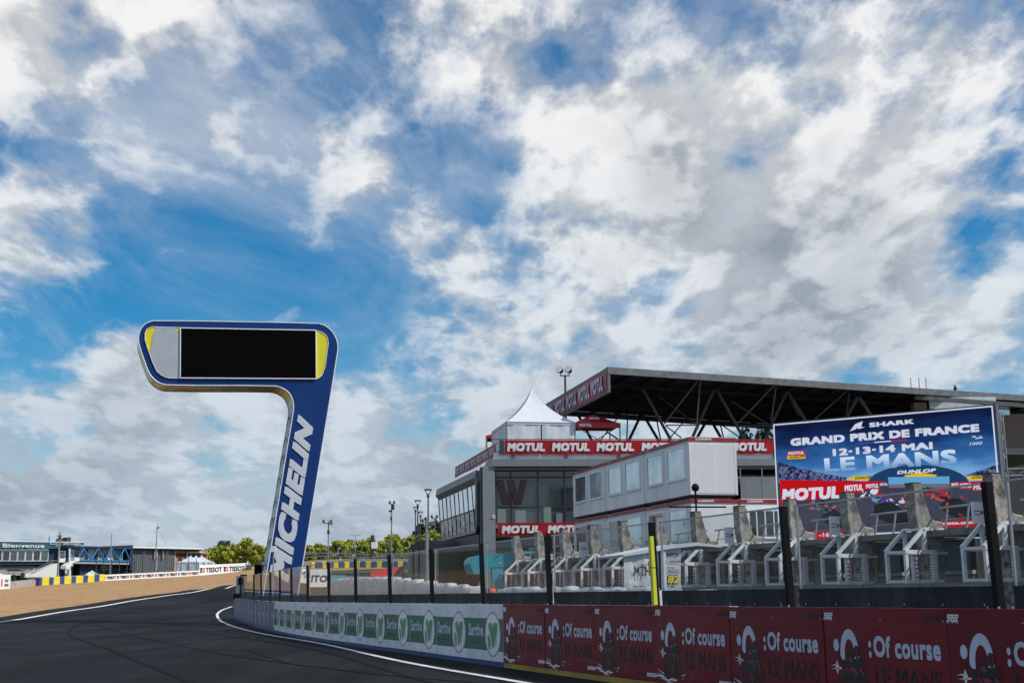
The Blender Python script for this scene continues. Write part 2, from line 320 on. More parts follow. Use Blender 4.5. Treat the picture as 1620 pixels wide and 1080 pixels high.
# ------------------------------------------------------------------ helpers
def tag(o, label=None, cat=None, group=None, kind=None):
    if label: o['label'] = label
    if cat: o['category'] = cat
    if group: o['group'] = group
    if kind: o['kind'] = kind
    return o
def thing(name, label, cat, loc=(0, 0, 0), rz=0.0, group=None):
    o = bpy.data.objects.new(name, None); COL.objects.link(o); o.location = tuple(loc); o.rotation_euler = (0, 0, rz)
    return tag(o, label, cat, group)
def link(name, me, parent=None, loc=(0, 0, 0), rz=0.0):
    o = bpy.data.objects.new(name, me); COL.objects.link(o); o.location = tuple(loc); o.rotation_euler = (0, 0, rz)
    if parent is not None: o.parent = parent
    return o
class MB:
    def __init__(s): s.v = []; s.f = []; s.m = []
    def add(s, vs_, fs, mi=0):
        n = len(s.v); s.v += [tuple(map(float, q)) for q in vs_]; s.f += [tuple(n + i for i in f) for f in fs]; s.m += [mi] * len(fs); return s
    def box(s, x0, x1, y0, y1, z0, z1, mi=0):
        return s.add([(x0, y0, z0), (x1, y0, z0), (x1, y1, z0), (x0, y1, z0), (x0, y0, z1), (x1, y0, z1), (x1, y1, z1), (x0, y1, z1)],
                     [(3, 2, 1, 0), (4, 5, 6, 7), (0, 1, 5, 4), (1, 2, 6, 5), (2, 3, 7, 6), (3, 0, 4, 7)], mi)
    def poly(s, pts, mi=0): return s.add(pts, [tuple(range(len(pts)))], mi)
    def flat(s, pts, y=0.0, mi=0): return s.poly([(p[0], y, p[1]) for p in pts], mi)
    def prism(s, pts, y0, y1, mi=0, mside=None):
        n = len(pts); v = [(p[0], y0, p[1]) for p in pts] + [(p[0], y1, p[1]) for p in pts]
        s.add(v, [tuple(range(n)), tuple(range(2 * n - 1, n - 1, -1))], mi); k = len(s.v) - 2 * n
        for i in range(n):
            j = (i + 1) % n; s.f.append((k + i, k + n + i, k + n + j, k + j)); s.m.append(mi if mside is None else mside)
        return s
    def plan(s, pts, z0, z1, mi=0):
        n = len(pts); v = [(p[0], p[1], z0) for p in pts] + [(p[0], p[1], z1) for p in pts]
        f = [tuple(range(n - 1, -1, -1)), tuple(range(n, 2 * n))] + [(i, (i + 1) % n, n + (i + 1) % n, n + i) for i in range(n)]
        return s.add(v, f, mi)
    def tube(s, a, b, r, n=6, r2=None, mi=0):
        a = Vector(a); b = Vector(b); d = (b - a)
        if d.length < 1e-6: return s
        q = d.to_track_quat('Z', 'Y'); r2 = r if r2 is None else r2
        v = []
        for c, rr in ((a, r), (b, r2)):
            for i in range(n):
                t = 2 * math.pi * (i + .5) / n; v.append(c + q @ Vector((math.cos(t) * rr, math.sin(t) * rr, 0)))
        f = [(i, (i + 1) % n, n + (i + 1) % n, n + i) for i in range(n)] + [tuple(range(n - 1, -1, -1)), tuple(range(n, 2 * n))]
        return s.add(v, f, mi)
    def bar(s, a, b, w, h, mi=0):
        a = Vector(a); b = Vector(b); d = (b - a).normalized()
        up = Vector((0, 0, 1)) if abs(d.z) < .95 else Vector((0, 1, 0))
        sx = d.cross(up).normalized(); su = sx.cross(d)
        v = []
        for c in (a, b):
            for i, j in ((-1, -1), (1, -1), (1, 1), (-1, 1)): v.append(c + sx * w / 2 * i + su * h / 2 * j)
        return s.add(v, [(3, 2, 1, 0), (4, 5, 6, 7), (0, 1, 5, 4), (1, 2, 6, 5), (2, 3, 7, 6), (3, 0, 4, 7)], mi)
    def lathe(s, prof, n=12, c=(0, 0), mi=0):
        v = []; k = len(prof)
        for r, z in prof:
            for i in range(n): v.append((c[0] + r * math.cos(2 * math.pi * i / n), c[1] + r * math.sin(2 * math.pi * i / n), z))
        f = [(j * n + i, j * n + (i + 1) % n, (j + 1) * n + (i + 1) % n, (j + 1) * n + i) for j in range(k - 1) for i in range(n)]
        return s.add(v, f, mi)
    def ell(s, cx, cz, rx, rz, y=0., n=20, mi=0, a0=0, a1=2 * math.pi):
        return s.flat([(cx + rx * math.cos(a0 + (a1 - a0) * i / n), cz + rz * math.sin(a0 + (a1 - a0) * i / n)) for i in range(n)], y, mi)
    def ring(s, cx, cz, rx, rz, qx, qz, y=0., n=20, mi=0, a0=0, a1=2 * math.pi):
        A = [(a0 + (a1 - a0) * i / n) for i in range(n + 1)]
        for a, b in zip(A[:-1], A[1:]):
            s.poly([(cx + rx * math.cos(a), y, cz + rz * math.sin(a)), (cx + rx * math.cos(b), y, cz + rz * math.sin(b)), (cx + qx * math.cos(b), y, cz + qz * math.sin(b)), (cx + qx * math.cos(a), y, cz + qz * math.sin(a))], mi)
        return s
    def mesh(s, name, mats, recalc=True, smooth=False):
        me = bpy.data.meshes.new(name); me.from_pydata(s.v, [], s.f); mats = mats if isinstance(mats, (list, tuple)) else [mats]
        for m in mats: me.materials.append(MT[m] if isinstance(m, str) else m)
        me.polygons.foreach_set('material_index', s.m)
        if recalc:
            bm = bmesh.new(); bm.from_mesh(me); bmesh.ops.recalc_face_normals(bm, faces=bm.faces); bm.to_mesh(me); bm.free()
        if smooth: me.polygons.foreach_set('use_smooth', [True] * len(me.polygons))
        me.update(); return me
    def build(s, name, mats, parent=None, loc=(0, 0, 0), rz=0.0, recalc=True, smooth=False):
        return link(name, s.mesh(name, mats, recalc, smooth), parent, loc, rz)
def bevel(me, w, seg=1):
    bm = bmesh.new(); bm.from_mesh(me)
    bmesh.ops.bevel(bm, geom=[e for e in bm.edges if len(e.link_faces) == 2 and e.calc_face_angle(0) > .5], offset=w, segments=seg, affect='EDGES')
    bm.to_mesh(me); bm.free(); me.update(); return me
def copy_tree(o, parent=None):
    c = o.copy(); COL.objects.link(c)
    if parent is not None: c.parent = parent
    for ch in list(o.children): copy_tree(ch, c)
    return c

class Fr:                                   # an upright plane: local x along it, y away from the viewer, z up
    def __init__(s, O, ang):
        s.O = np.array(O, float); s.a = ang; s.ex = np.array([math.cos(ang), math.sin(ang), 0]); s.ey = np.array([-math.sin(ang), math.cos(ang), 0])
    def hit(s, px, py, y=0.0):
        d = ray(px, py); q = s.O + s.ey * y - CAM; t = (q @ s.ey) / (d @ s.ey); h = CAM + d * t - s.O
        return (h @ s.ex, h[2])
    def w(s, x, y, z=0.0): return s.O + s.ex * x + s.ey * y + np.array([0, 0, z])
def frame(px1, Y1, px2, Y2, z0=0.0):
    a = np.array([KX(px1) * Y1, Y1]); b = np.array([KX(px2) * Y2, Y2]); d = b - a
    return Fr((a[0], a[1], z0), math.atan2(d[1], d[0])), float(np.hypot(*d))

_tc = {}
def text_data(s, bold=0.0, shear=0.0):
    k = (s, bold, shear)
    if k in _tc: return _tc[k]
    c = bpy.data.curves.new("print", 'FONT'); c.body = s; c.shear = shear; c.resolution_u = 3; c.space_character = 1 + bold * 1.6
    o = bpy.data.objects.new("print", c); COL.objects.link(o)
    me = bpy.data.meshes.new_from_object(o.evaluated_get(bpy.context.evaluated_depsgraph_get()))
    vs_ = np.array([tuple(v.co)[:2] for v in me.vertices]); fs = [tuple(p.vertices) for p in me.polygons]
    bpy.data.objects.remove(o); bpy.data.curves.remove(c); bpy.data.meshes.remove(me)
    sh = [(0, 0)] if not bold else [(i * bold, j * bold) for i in (-1, 0, 1) for j in (-1, 0, 1)]
    x0, x1 = vs_[:, 0].min() - bold, vs_[:, 0].max() + bold
    cap = 0.70 + 2 * bold
    V = []; Fc = []
    for n_, (dx, dy) in enumerate(sh):
        b0 = len(V)
        V += [((v[0] + dx - x0) / (x1 - x0), (v[1] + dy + bold) / cap, n_) for v in vs_]; Fc += [tuple(b0 + i for i in f) for f in fs]
    _tc[k] = (V, Fc, (x1 - x0) / cap); return _tc[k]
def lettering(parent, s, x, z, w, h, y=-.01, m='print_white', bold=.03, shear=0.0, step=None, name='lettering'):
    V, Fc, asp = text_data(s, bold, shear); st = step if step is not None else max(h * .0015, .0005)
    me = bpy.data.meshes.new(name); me.from_pydata([(x + v[0] * w, y - v[2] * st, z + v[1] * h) for v in V], [], Fc); me.materials.append(MT[m]); me.update()
    return link(name, me, parent)
def txt(fr, parent, s, x0, yt, yb, x1, m='print_white', y=-.02, bold=.03, shear=0.0, step=None):
    a, zt = fr.hit(x0, yt); _, zb = fr.hit(x0, yb); b, _ = fr.hit(x1, yb)
    return lettering(parent, s, a, zb, b - a, zt - zb, y, m, bold, shear, step)

# ------------------------------------------------------------------ the lie of the land
_cp = []
for yy in (-80, -30, 0, 30, 55):
    for xx in (-90, -45, -10, 30, 80): _cp.append((xx, yy, 0.0))
for a in ((0, 983, 75), (100, 967, 90), (200, 950, 110), (300, 935, 140), (370, 925, 165), (0, 932, 175), (61, 926, 185), (161, 918.6, 213), (313, 910, 250), (387, 906, 262),
          (0, 917, 270), (200, 909, 290), (350, 900, 300), (400, 930, 130), (440, 920, 158), (560, 897.5, 215), (480, 900, 205), (655, 897.5, 215), (560, 887, 236), (660, 887, 236),
          (480, 888, 238), (560, 885, 262), (660, 884, 262), (480, 886, 262)):
    _cp.append(tuple(P(*a)))
_cp += [(-18, 84, .16), (-20, 100, .4), (-8, 100, .25), (-13, 120, .7), (5, 120, .3), (0, 70, 0), (25, 60, 0), (30, 95, 0), (60, 100, 0), (30, 150, .5), (80, 150, 0), (60, 220, 3), (150, 150, 0),
        (150, 260, 3), (-60, 340, 10), (60, 340, 9), (-200, 360, 7), (200, 400, 6), (-120, 60, .5), (-150, 150, 2.4)]
_bar0 = ((0, 932, 175), (61, 926, 185), (161, 918.6, 213), (313, 910, 250), (387, 906, 262), (430, 903, 240), (480, 899, 212), (560, 897.5, 215), (655, 897.5, 215))
for (a0, a1, a2), (c0, c1, c2) in zip(_bar0[:-1], _bar0[1:]):
    n_ = max(2, int(abs(c0 - a0) / 18))
    for i in range(1, n_):
        t = i / n_; k = KX(a0) * a2; e = KX(c0) * c2; Y = a2 + (c2 - a2) * t; X = k + (e - k) * t; px = 810 + X / Y * 2088 
        yb = float(np.interp(px, [q[0] for q in _bar0], [q[1] for q in _bar0])); _cp.append((X, Y, float(P(px, yb, Y)[2])))
_cp = np.array(_cp); _C2 = 10.0 ** 2
def _phi(d2): return np.sqrt(d2 + _C2)
_A = _phi(((_cp[:, None, :2] - _cp[None, :, :2]) ** 2).sum(-1)) + np.eye(len(_cp)) * -.005
_w = np.linalg.solve(_A, _cp[:, 2])
def H(x, y):
    x = np.asarray(x, float); y = np.asarray(y, float)
    xx = np.clip(x, -250, 250); yy = np.clip(y, -80, 420)
    d2 = (xx[..., None] - _cp[:, 0]) ** 2 + (yy[..., None] - _cp[:, 1]) ** 2
    z = _phi(d2) @ _w
    near = np.clip((yy - 45) / 25, 0, 1); z = z * near * near * (3 - 2 * near)
    return np.clip(z, -.3, 13)
def hz(x, y): return float(H(x, y))
def hit(px, py, y0=8.0, y1=400.0):
    ys = np.arange(y0, y1, .5); d = ray(px, py); pts = CAM + d * (ys / d[1])[:, None]; g = pts[:, 2] - H(pts[:, 0], pts[:, 1])
    i = np.argmax(g < 0)
    if g[i] >= 0: i = int(np.argmin(g))
    a = g[i - 1] / (g[i - 1] - g[i]) if i > 0 and g[i] < 0 else 0
    Y = ys[max(i - 1, 0)] + a * .5; return np.array(P(px, py, Y))[:2]
def loft(name, A, B, n, m, off, material, kind='structure', smooth=True):
    def res(Pn, n):
        Pn = np.array(Pn, float)[:, :2]; s_ = np.concatenate([[0], np.cumsum(np.hypot(*np.diff(Pn, axis=0).T))]); t = np.linspace(0, s_[-1], n)
        return np.stack([np.interp(t, s_, Pn[:, 0]), np.interp(t, s_, Pn[:, 1])], 1)
    a, b = res(A, n), res(B, n); t = np.linspace(0, 1, m)[:, None, None]; G = a[None] * (1 - t) + b[None] * t
    Z = H(G[..., 0], G[..., 1]) + off
    mb = MB(); mb.v = [(G[j, i, 0], G[j, i, 1], Z[j, i]) for j in range(m) for i in range(n)]
    mb.f = [(j * n + i, j * n + i + 1, (j + 1) * n + i + 1, (j + 1) * n + i) for j in range(m - 1) for i in range(n - 1)]; mb.m = [0] * len(mb.f)
    o = mb.build(name, material, recalc=False, smooth=smooth)
    me = o.data
    if sum(p.normal.z for p in me.polygons[:5]) < 0: me.flip_normals()
    tag(o, kind=kind); return o
def offset_line(pts, d):
    pts = np.array(pts, float)[:, :2]; t = np.gradient(pts, axis=0); t /= np.linalg.norm(t, axis=1)[:, None]
    return pts + np.stack([-t[:, 1], t[:, 0]], 1) * d
def smooth_line(pts, k=6):
    pts = np.array(pts, float)[:, :2]; out = []
    Pp = np.vstack([2 * pts[0] - pts[1], pts, 2 * pts[-1] - pts[-2]])
    for i in range(1, len(Pp) - 2):
        for j in range(k):
            t = j / k; a, b, c, d = Pp[i - 1], Pp[i], Pp[i + 1], Pp[i + 2]
            out.append(.5 * ((2 * b) + (c - a) * t + (2 * a - 5 * b + 4 * c - d) * t * t + (3 * b - 3 * c + d - a) * t ** 3))
    out.append(pts[-1]); return np.array(out)

# ground: one big sheet, fine near, coarse far
def ground():
    xs = np.concatenate([[-4000, -1500, -700, -400], np.arange(-250, 251, 5), [400, 700, 1500, 4000]]); ys = np.concatenate([[-2000, -600, -200], np.arange(-80, 421, 5), [600, 1000, 2500, 6000]])
    X, Y = np.meshgrid(xs, ys); Z = H(X, Y) - .10
    n = len(xs); mb = MB(); mb.v = list(zip(X.ravel().tolist(), Y.ravel().tolist(), Z.ravel().tolist()))
    mb.f = [(j * n + i, j * n + i + 1, (j + 1) * n + i + 1, (j + 1) * n + i) for j in range(len(ys) - 1) for i in range(n - 1)]; mb.m = [0] * len(mb.f)
    tag(mb.build('ground', 'grass', recalc=False, smooth=True), kind='structure')
ground()

# ------------------------------------------------------------------ pit wall geometry (joints of the hoarding panels)
def walk(px0, Y0, pxs, Ls, sgn):
    q = np.array(P(px0, 958, Y0))[:2]; out = [q]
    for x in pxs:
        d = ray(x, 958)[:2]; d = d / np.linalg.norm(d); b = d @ q; c = q @ q - Ls * Ls; disc = b * b - c
        t = b + sgn * math.sqrt(max(disc, 0)); q = t * d; out.append(q)
    return out
PL = 2.35
wl = walk(797, 27.7, [741, 692, 650.5, 613, 578.5, 548.9, 523, 501.5, 484, 468, 454.4, 443.7, 434.6, 427.5, 419.5, 412.5, 406, 400, 394.3, 389.5, 385, 380.7, 376.5, 373, 370.3], PL, 1)
wr = walk(797, 27.7, [863, 942, 1037, 1155, 1303, 1498], PL, -1)
d_ = (wr[6] - wr[2]) / np.linalg.norm(wr[6] - wr[2])
for i in range(8): wr.append(wr[-1] + d_ * PL)
raw = np.array(wl[::-1] + wr[1:])
for _ in range(3): raw[1:-1] = raw[1:-1] * .5 + (raw[:-2] + raw[2:]) * .25
JI = len(wl) - 1                       # joint where green meets red
J = raw
WN = []                                # unit normals pointing away from the track
for i in range(len(J) - 1):
    e = J[i + 1] - J[i]; e /= np.linalg.norm(e); WN.append(np.array([-e[1], e[0]]))
def wall_at(k, off=0.0):               # where the ray X = k Y crosses the wall line shifted by off
    for i in range(len(J) - 1):
        a = J[i] + WN[i] * off; b = J[i + 1] + WN[i] * off
        fa, fb = a[0] - k * a[1], b[0] - k * b[1]
        if fa <= 0 <= fb or fb <= 0 <= fa:
            t = fa / (fa - fb); p = a + (b - a) * t; e = b - a; return p, math.atan2(e[1], e[0])
    a = J[0]; e = J[1] - J[0]; return a, math.atan2(e[1], e[0])

# ------------------------------------------------------------------ track, run-off, lines
tl = [hit(x, y, 60) for x, y in ((0, 983), (60, 973.5), (130, 962.5), (200, 951), (260, 942), (320, 933), (370, 925.5))]
left_edge = smooth_line([(-22, -60), (-24, -20), (-25.5, 20), (-27.5, 50)] + tl + [(-33.5, 182), (-26, 192), (-8, 196), (20, 196)], 6)
wfront = [J[i] for i in range(len(J) - 1, -1, -1)]
right_edge = np.array([(14, -60), (13.2, -30)] + [tuple(p) for p in wfront] + [(-18.9, 88), (-17, 97), (-10, 108), (0, 118), (20, 130)])
loft('track', left_edge, right_edge, 260, 26, 0.0, 'asphalt')
# white edge line beyond, kerb behind it, brown gravel up to the barrier
kerb_out = offset_line(left_edge, 1.6); li = offset_line(left_edge, -.05)
sl = slice(8, 70)
o = loft('white_edge_line', left_edge[sl], offset_line(left_edge, -.34)[sl], 160, 2, .02, 'line_white')
o = loft('kerb_strip', offset_line(left_edge, .02)[sl], kerb_out[sl], 160, 3, .025, 'asphalt_plain')
bar_px = ((-60, 936, 165), (0, 932, 175), (61, 926, 185), (161, 918.6, 213), (313, 910, 250), (387, 906, 262), (430, 903, 240), (480, 899, 212), (560, 897.5, 215), (655, 897.5, 215))
bar_line = np.array([P(*a)[:2] for a in bar_px])
gi = int(np.argmax(left_edge[:, 1] > 64)); loft('gravel_trap', offset_line(left_edge, 1.55)[gi:70], np.vstack([[(-75, 66), (-80, 120)], bar_line]), 140, 50, .03, 'gravel')
loft('earth_bank', bar_line[4:], np.array([P(a, 886, b)[:2] for a, b in ((330, 268), (400, 262), (480, 255), (560, 254), (655, 254), (720, 254))]), 40, 10, .05, 'earth')
# pit exit line curling in to the wall end
cl = smooth_line([hit(*a) for a in ((1010, 1112), (825, 1080), (640, 1047.6), (525, 1021.7), (469.6, 1011.5), (423.3, 1004), (386, 995.7), (358.5, 986.5), (347.4, 980), (343.7, 971.7), (351, 965), (366.9, 959))], 8)
loft('pit_exit_line', offset_line(cl, .09), offset_line(cl, -.09), 200, 2, .02, 'line_white')
a_, b_ = hit(237, 984.5), hit(346, 984.5); e_ = (b_ - a_) / np.linalg.norm(b_ - a_); n_ = np.array([-e_[1], e_[0]])
loft('timing_line', [a_, b_], [a_ + n_ * .12, b_ + n_ * .12], 12, 2, .012, 'print_faint')
# paddock lane and pit lane behind the wall
loft('pit_lane', np.array([p for p in raw[::-1]]), np.array([(44, -20), (40, 30), (36, 60), (30, 100), (10, 125)]), 60, 20, .012, 'asphalt_plain')
# rubber laid down by tyres
marks = [((1150, 1085), (905, 1062), (640, 1028), (470, 1006), (330, 992), (250, 985), (222, 975)), ((700, 1085), (470, 1022), (300, 999), (220, 990), (180, 982)),
         ((330, 1090), (180, 1030), (110, 1003), (130, 985), (210, 967)), ((455, 1048), (425, 1040), (400, 1031), (390, 1027)), ((880, 1090), (560, 1062), (330, 1030), (190, 1000), (150, 985))]
for mi_, mk_ in enumerate(marks):
    c_ = smooth_line([hit(*q) for q in mk_], 8); wd = (.05, .06, .08, .04, .04)[mi_]
    tag(loft('tyre_mark', offset_line(c_, wd), offset_line(c_, -wd), 120, 2, .006 + .001 * mi_, 'tyre_mark'), kind='structure')

# ================================================================== pit wall with its hoarding panels
wall = thing('pit_wall', 'low concrete pit wall faced with green, dark red and purple hoarding panels along the track edge', 'wall', (J[JI][0], J[JI][1], 0))
w0 = np.array([J[JI][0], J[JI][1], 0])
ZB, ZT = .10, 1.285
def me_of(mb, name, m, **k): return mb.mesh(name, m, **k)
board = bevel(MB().box(.006, PL - .006, -.022, -.002, ZB, ZT).mesh('hoarding_panel', 'panel_red'), .004)
def boardm(m): me = board.copy(); me.materials.clear(); me.materials.append(MT[m]); return me
b_red, b_grn, b_pur = board, boardm('panel_white'), boardm('panel_purple')
Y_ = -.0235
# red panel print
red_parts = []
mb = MB(); mb.ell(.25, .83, .058, .075, Y_); mb.ring(.52, .72, .19, .31, .10, .19, Y_, 24, 0, 0, math.pi)
mb.flat([(.33, .66), (.42, .66), (.42, .72), (.33, .72)], Y_); mb.flat([(.62, .66), (.71, .64), (.71, .72), (.62, .72)], Y_)
mb.ell(.935, .86, .028, .04, Y_, 14); mb.ell(.935, .745, .028, .04, Y_, 14)
red_parts.append(('emblem', mb.mesh('emblem', 'print_pale', recalc=False)))
mb = MB()                                   # motorcycle and rider, black on red
mb.ring(.40, .33, .155, .165, .105, .11, Y_ - .001, 20); mb.ring(.76, .31, .13, .155, .085, .10, Y_ - .001, 20)
mb.ring(.40, .33, .06, .065, .035, .04, Y_ - .001, 12); mb.ring(.76, .31, .05, .06, .03, .035, Y_ - .001, 12)
for q in (0, 1, 2, 3, 4):
    a = q * 1.257 + .3; mb.flat([(.40 + .05 * math.cos(a - .2), .33 + .05 * math.sin(a - .2)), (.40 + .11 * math.cos(a - .1), .33 + .115 * math.sin(a - .1)), (.40 + .11 * math.cos(a + .1), .33 + .115 * math.sin(a + .1)), (.40 + .05 * math.cos(a + .2), .33 + .05 * math.sin(a + .2))], Y_ - .0015)
mb.flat([(.30, .74), (.42, .60), (.50, .52), (.62, .60), (.72, .62), (.82, .50), (.86, .40), (.80, .36), (.72, .46), (.66, .34), (.62, .24), (.52, .22), (.50, .36), (.42, .44), (.38, .52)], Y_ - .002)
mb.flat([(.45, .60), (.47, .72), (.53, .76), (.58, .74), (.62, .68), (.74, .70), (.80, .60), (.70, .60), (.60, .58)], Y_ - .003)
mb.ell(.665, .765, .055, .075, Y_ - .004, 14)
red_parts.append(('motorcycle_print', mb.mesh('motorcycle_print', 'print_black', recalc=False)))
mb = MB()
for pts in (((.50, .55), (.60, .52), (.66, .55), (.58, .58)), ((.56, .42), (.62, .30), (.60, .26), (.54, .34)), ((.70, .57), (.78, .48), (.80, .50), (.74, .58)), ((.50, .66), (.56, .63), (.60, .65), (.55, .70)), ((.44, .56), (.50, .50), (.51, .53), (.46, .58)), ((.62, .46), (.68, .50), (.66, .53), (.61, .50))):
    mb.flat(pts, Y_ - .0045)
mb.ring(.665, .765, .04, .055, .03, .045, Y_ - .005, 12)
red_parts.append(('motorcycle_highlight', mb.mesh('motorcycle_highlight', 'print_darkred2', recalc=False)))
mb = MB()
for pts in (((.10, .57), (.26, .60), (.26, .58)), ((.12, .53), (.34, .56), (.34, .535)), ((.21, .56), (.25, .64), (.29, .56), (.25, .47)), ((.03, .30), (.30, .24), (.30, .215)), ((.02, .25), (.34, .18), (.20, .175)), ((.12, .16), (.62, .185), (.46, .13)), ((.48, .155), (.95, .20), (.62, .14)), ((.80, .24), (1.0, .26), (.84, .215)), ((.30, .13), (.60, .118), (.42, .105))):
    mb.flat([(a, b + .01) for a, b in pts], Y_ - .0005)
def checks(mb, x0, x1, z0, z1, n, rows=3):
    dx = (x1 - x0) / n; dz = (z1 - z0) / rows
    for j in range(rows):
        for i in range(n):
            if (i + j) % 2 == 0: mb.flat([(x0 + i * dx + j * .008, z0 + j * dz), (x0 + (i + 1) * dx + j * .008, z0 + j * dz), (x0 + (i + 1) * dx + j * .008, z0 + (j + 1) * dz), (x0 + i * dx + j * .008, z0 + (j + 1) * dz)], Y_)
            else: mb.flat([(x0 + i * dx + j * .008, z0 + j * dz + dz * .6), (x0 + (i + 1) * dx + j * .008, z0 + j * dz + dz * .6), (x0 + (i + 1) * dx + j * .008, z0 + (j + 1) * dz), (x0 + i * dx + j * .008, z0 + (j + 1) * dz)], Y_)
checks(mb, .012, .19, 1.13, 1.22, 9); checks(mb, 1.99, 2.335, .175, .235, 16); checks(mb, .012, .24, .19, .225, 9, 2)
red_parts.append(('speed_lines', mb.mesh('speed_lines', 'print_white', recalc=False)))
mb = MB()
for i in range(9):
    x = 1.95 + i * .043; mb.flat([(x, 1.14), (x + .018, 1.14), (x + .043, 1.21), (x + .025, 1.21)], Y_); mb.flat([(x + .036, 1.21), (x + .043, 1.21), (x + .050, 1.14), (x + .043, 1.14)], Y_ - .0005)
for i in range(3): mb.ring(1.76 + i * .075, .20, .03, .032, .012, .013, Y_, 10)
red_parts.append(('zigzag', mb.mesh('zigzag', 'print_black', recalc=False)))
def letter_mesh(s, x, z, w, h, y, m, bold, shear=0.0, rot=False):
    o = lettering(None, s, x, z, w, h, y, m, bold, shear, .0005); me = o.data; bpy.data.objects.remove(o); return me
red_parts.append(('lettering', letter_mesh('Of course', 1.01, .72, 1.21, .245, Y_, 'print_pale', .035)))
red_parts.append(('lettering', letter_mesh('LE MANS', 1.0, .37, 1.2, .25, Y_, 'print_black', .008)))
# green panel print
grn_parts = []
mb = MB().flat([(.008, .31), (2.342, .31), (2.342, .985), (.008, .985)], Y_ + .0005); grn_parts.append(('green_band', mb.mesh('green_band', 'print_green', recalc=False)))
mb = MB().ell(1.70, .655, .50, .475, Y_ - .0005, 30); grn_parts.append(('oval_rim', mb.mesh('oval_rim', 'print_grey', recalc=False)))
mb = MB().ell(1.70, .655, .455, .435, Y_ - .0015, 30); grn_parts.append(('oval', mb.mesh('oval', 'panel_white', recalc=False)))
mb = MB().flat([(1.42, .82), (1.50, .90), (1.62, .90), (1.70, .80), (1.78, .90), (2.0, .89), (2.02, .78), (1.86, .55), (1.72, .36), (1.66, .36), (1.60, .55)], Y_ - .0025)
mb.flat([(1.36, .60), (1.44, .66), (1.58, .50), (1.56, .36), (1.48, .30), (1.40, .42)], Y_ - .0025); grn_parts.append(('leaf_emblem', mb.mesh('leaf_emblem', 'print_green_light', recalc=False)))
mb = MB()
for i in range(4): mb.flat([(1.74 + i * .05, .37 + i * .085), (1.92 + i * .03, .46 + i * .085), (2.0 + i * .02, .52 + i * .08), (1.80 + i * .05, .43 + i * .085)], Y_ - .0035)
grn_parts.append(('stripe', mb.mesh('stripe', 'print_darkred2', recalc=False)))
grn_parts.append(('lettering', letter_mesh('Sarthe', .09, .60, 1.0, .275, Y_ - .0005, 'print_pale', .035)))
grn_parts.append(('lettering', letter_mesh('Le Département', .07, .435, .83, .10, Y_ - .0005, 'print_mute', .01)))
# purple panel print
pur_parts = [('bar', MB().flat([(.9, .62), (1.9, .62), (1.9, .76), (.9, .76)], Y_).mesh('bar', 'print_faint', recalc=False))]
o = lettering(None, 'POLE', 0, 0, 1.0, .20, 0, 'print_pale', .03, 0, .0005); V = [tuple(v.co) for v in o.data.vertices]; Fs = [tuple(p.vertices) for p in o.data.polygons]; bpy.data.objects.remove(o)
mb = MB().flat([(2.02, .22), (2.22, .22), (2.22, 1.16), (2.02, 1.16)], Y_); pur_parts.append(('strip', mb.mesh('strip', 'print_pale', recalc=False)))
screw = MB()
for x in (.06, 1.17, 2.29):
    for z in (ZT - .14, ZB + .14): screw.tube((x, -.022, z), (x, -.027, z), .012, 6)
screw = screw.mesh('screws', 'galvanised')
Z_NUM = len(J) - 1
for i in range(Z_NUM):
    e = J[i + 1] - J[i]; Ls = np.linalg.norm(e); a = math.atan2(e[1], e[0]); g = hz(*J[i])
    kind = 'r' if i >= JI else ('g' if i >= JI - 13 else 'p')
    me = {'r': b_red, 'g': b_grn, 'p': b_pur}[kind]
    pnl = link('hoarding_panel', me, wall, np.array([J[i][0], J[i][1], g + .004 * math.sin(i * 2.1)]) - w0, a + .004 * math.sin(i * 1.7)); pnl.scale.x = Ls / PL
    for nm, q in {'r': red_parts, 'g': grn_parts, 'p': pur_parts}[kind]: link(nm, q, pnl)
    sc_ = link('screws', screw, pnl); sc_['kind'] = 'stuff'
    blk = MB().box(.004, Ls - .004, .02, .62, -.3, 1.262).build('concrete_block', 'concrete_pale', wall, np.array([J[i][0], J[i][1], g]) - w0, a)
    MB().box(.002, Ls - .002, -.012, .018, -.2, .098).build('painted_base', 'yellow_paint' if i >= JI else 'blue_paint', wall, np.array([J[i][0], J[i][1], g]) - w0, a)

# ================================================================== debris fence of clear panes on the wall
gf = thing('glass_debris_fence', 'tall clear glass screen between black steel posts standing on the pit wall', 'glass fence', (J[JI][0], J[JI][1], 1.27))
g0 = np.array([J[JI][0], J[JI][1], 1.27]); OFF = .34
ks = [KX(x) for x in (381.5, 385.5, 389, 393.4, 402.4, 413.8, 428.4, 443.7, 462, 487.7, 521, 563.5, 617.6, 684, 764.5, 870, 1038, 1250, 1580)]
pp = [wall_at(k, OFF) for k in ks]; e = np.array([math.cos(pp[-1][1]), math.sin(pp[-1][1])])
for i in range(3): pp.append((pp[-1][0] + e * 3.95, pp[-1][1]))
TILT = -.034; GH = 1.365
def sheared(mb, f=TILT):
    mb.v = [(x, y + f * z, z) for x, y, z in mb.v]; return mb
post_me = sheared(MB().box(-.042, .042, -.045, .045, -.005, GH)).mesh('post', 'black_steel'); foot_me = MB().box(-.11, .11, -.12, .12, -.008, .006).mesh('base_plate', 'black_steel')
bolt_me = MB()
for x in (-.085, .085):
    for y in (-.09, .09): bolt_me.tube((x, y, .006), (x, y, .035), .014, 6)
bolt_me = bolt_me.mesh('anchor_bolts', 'galvanised')
prev = None
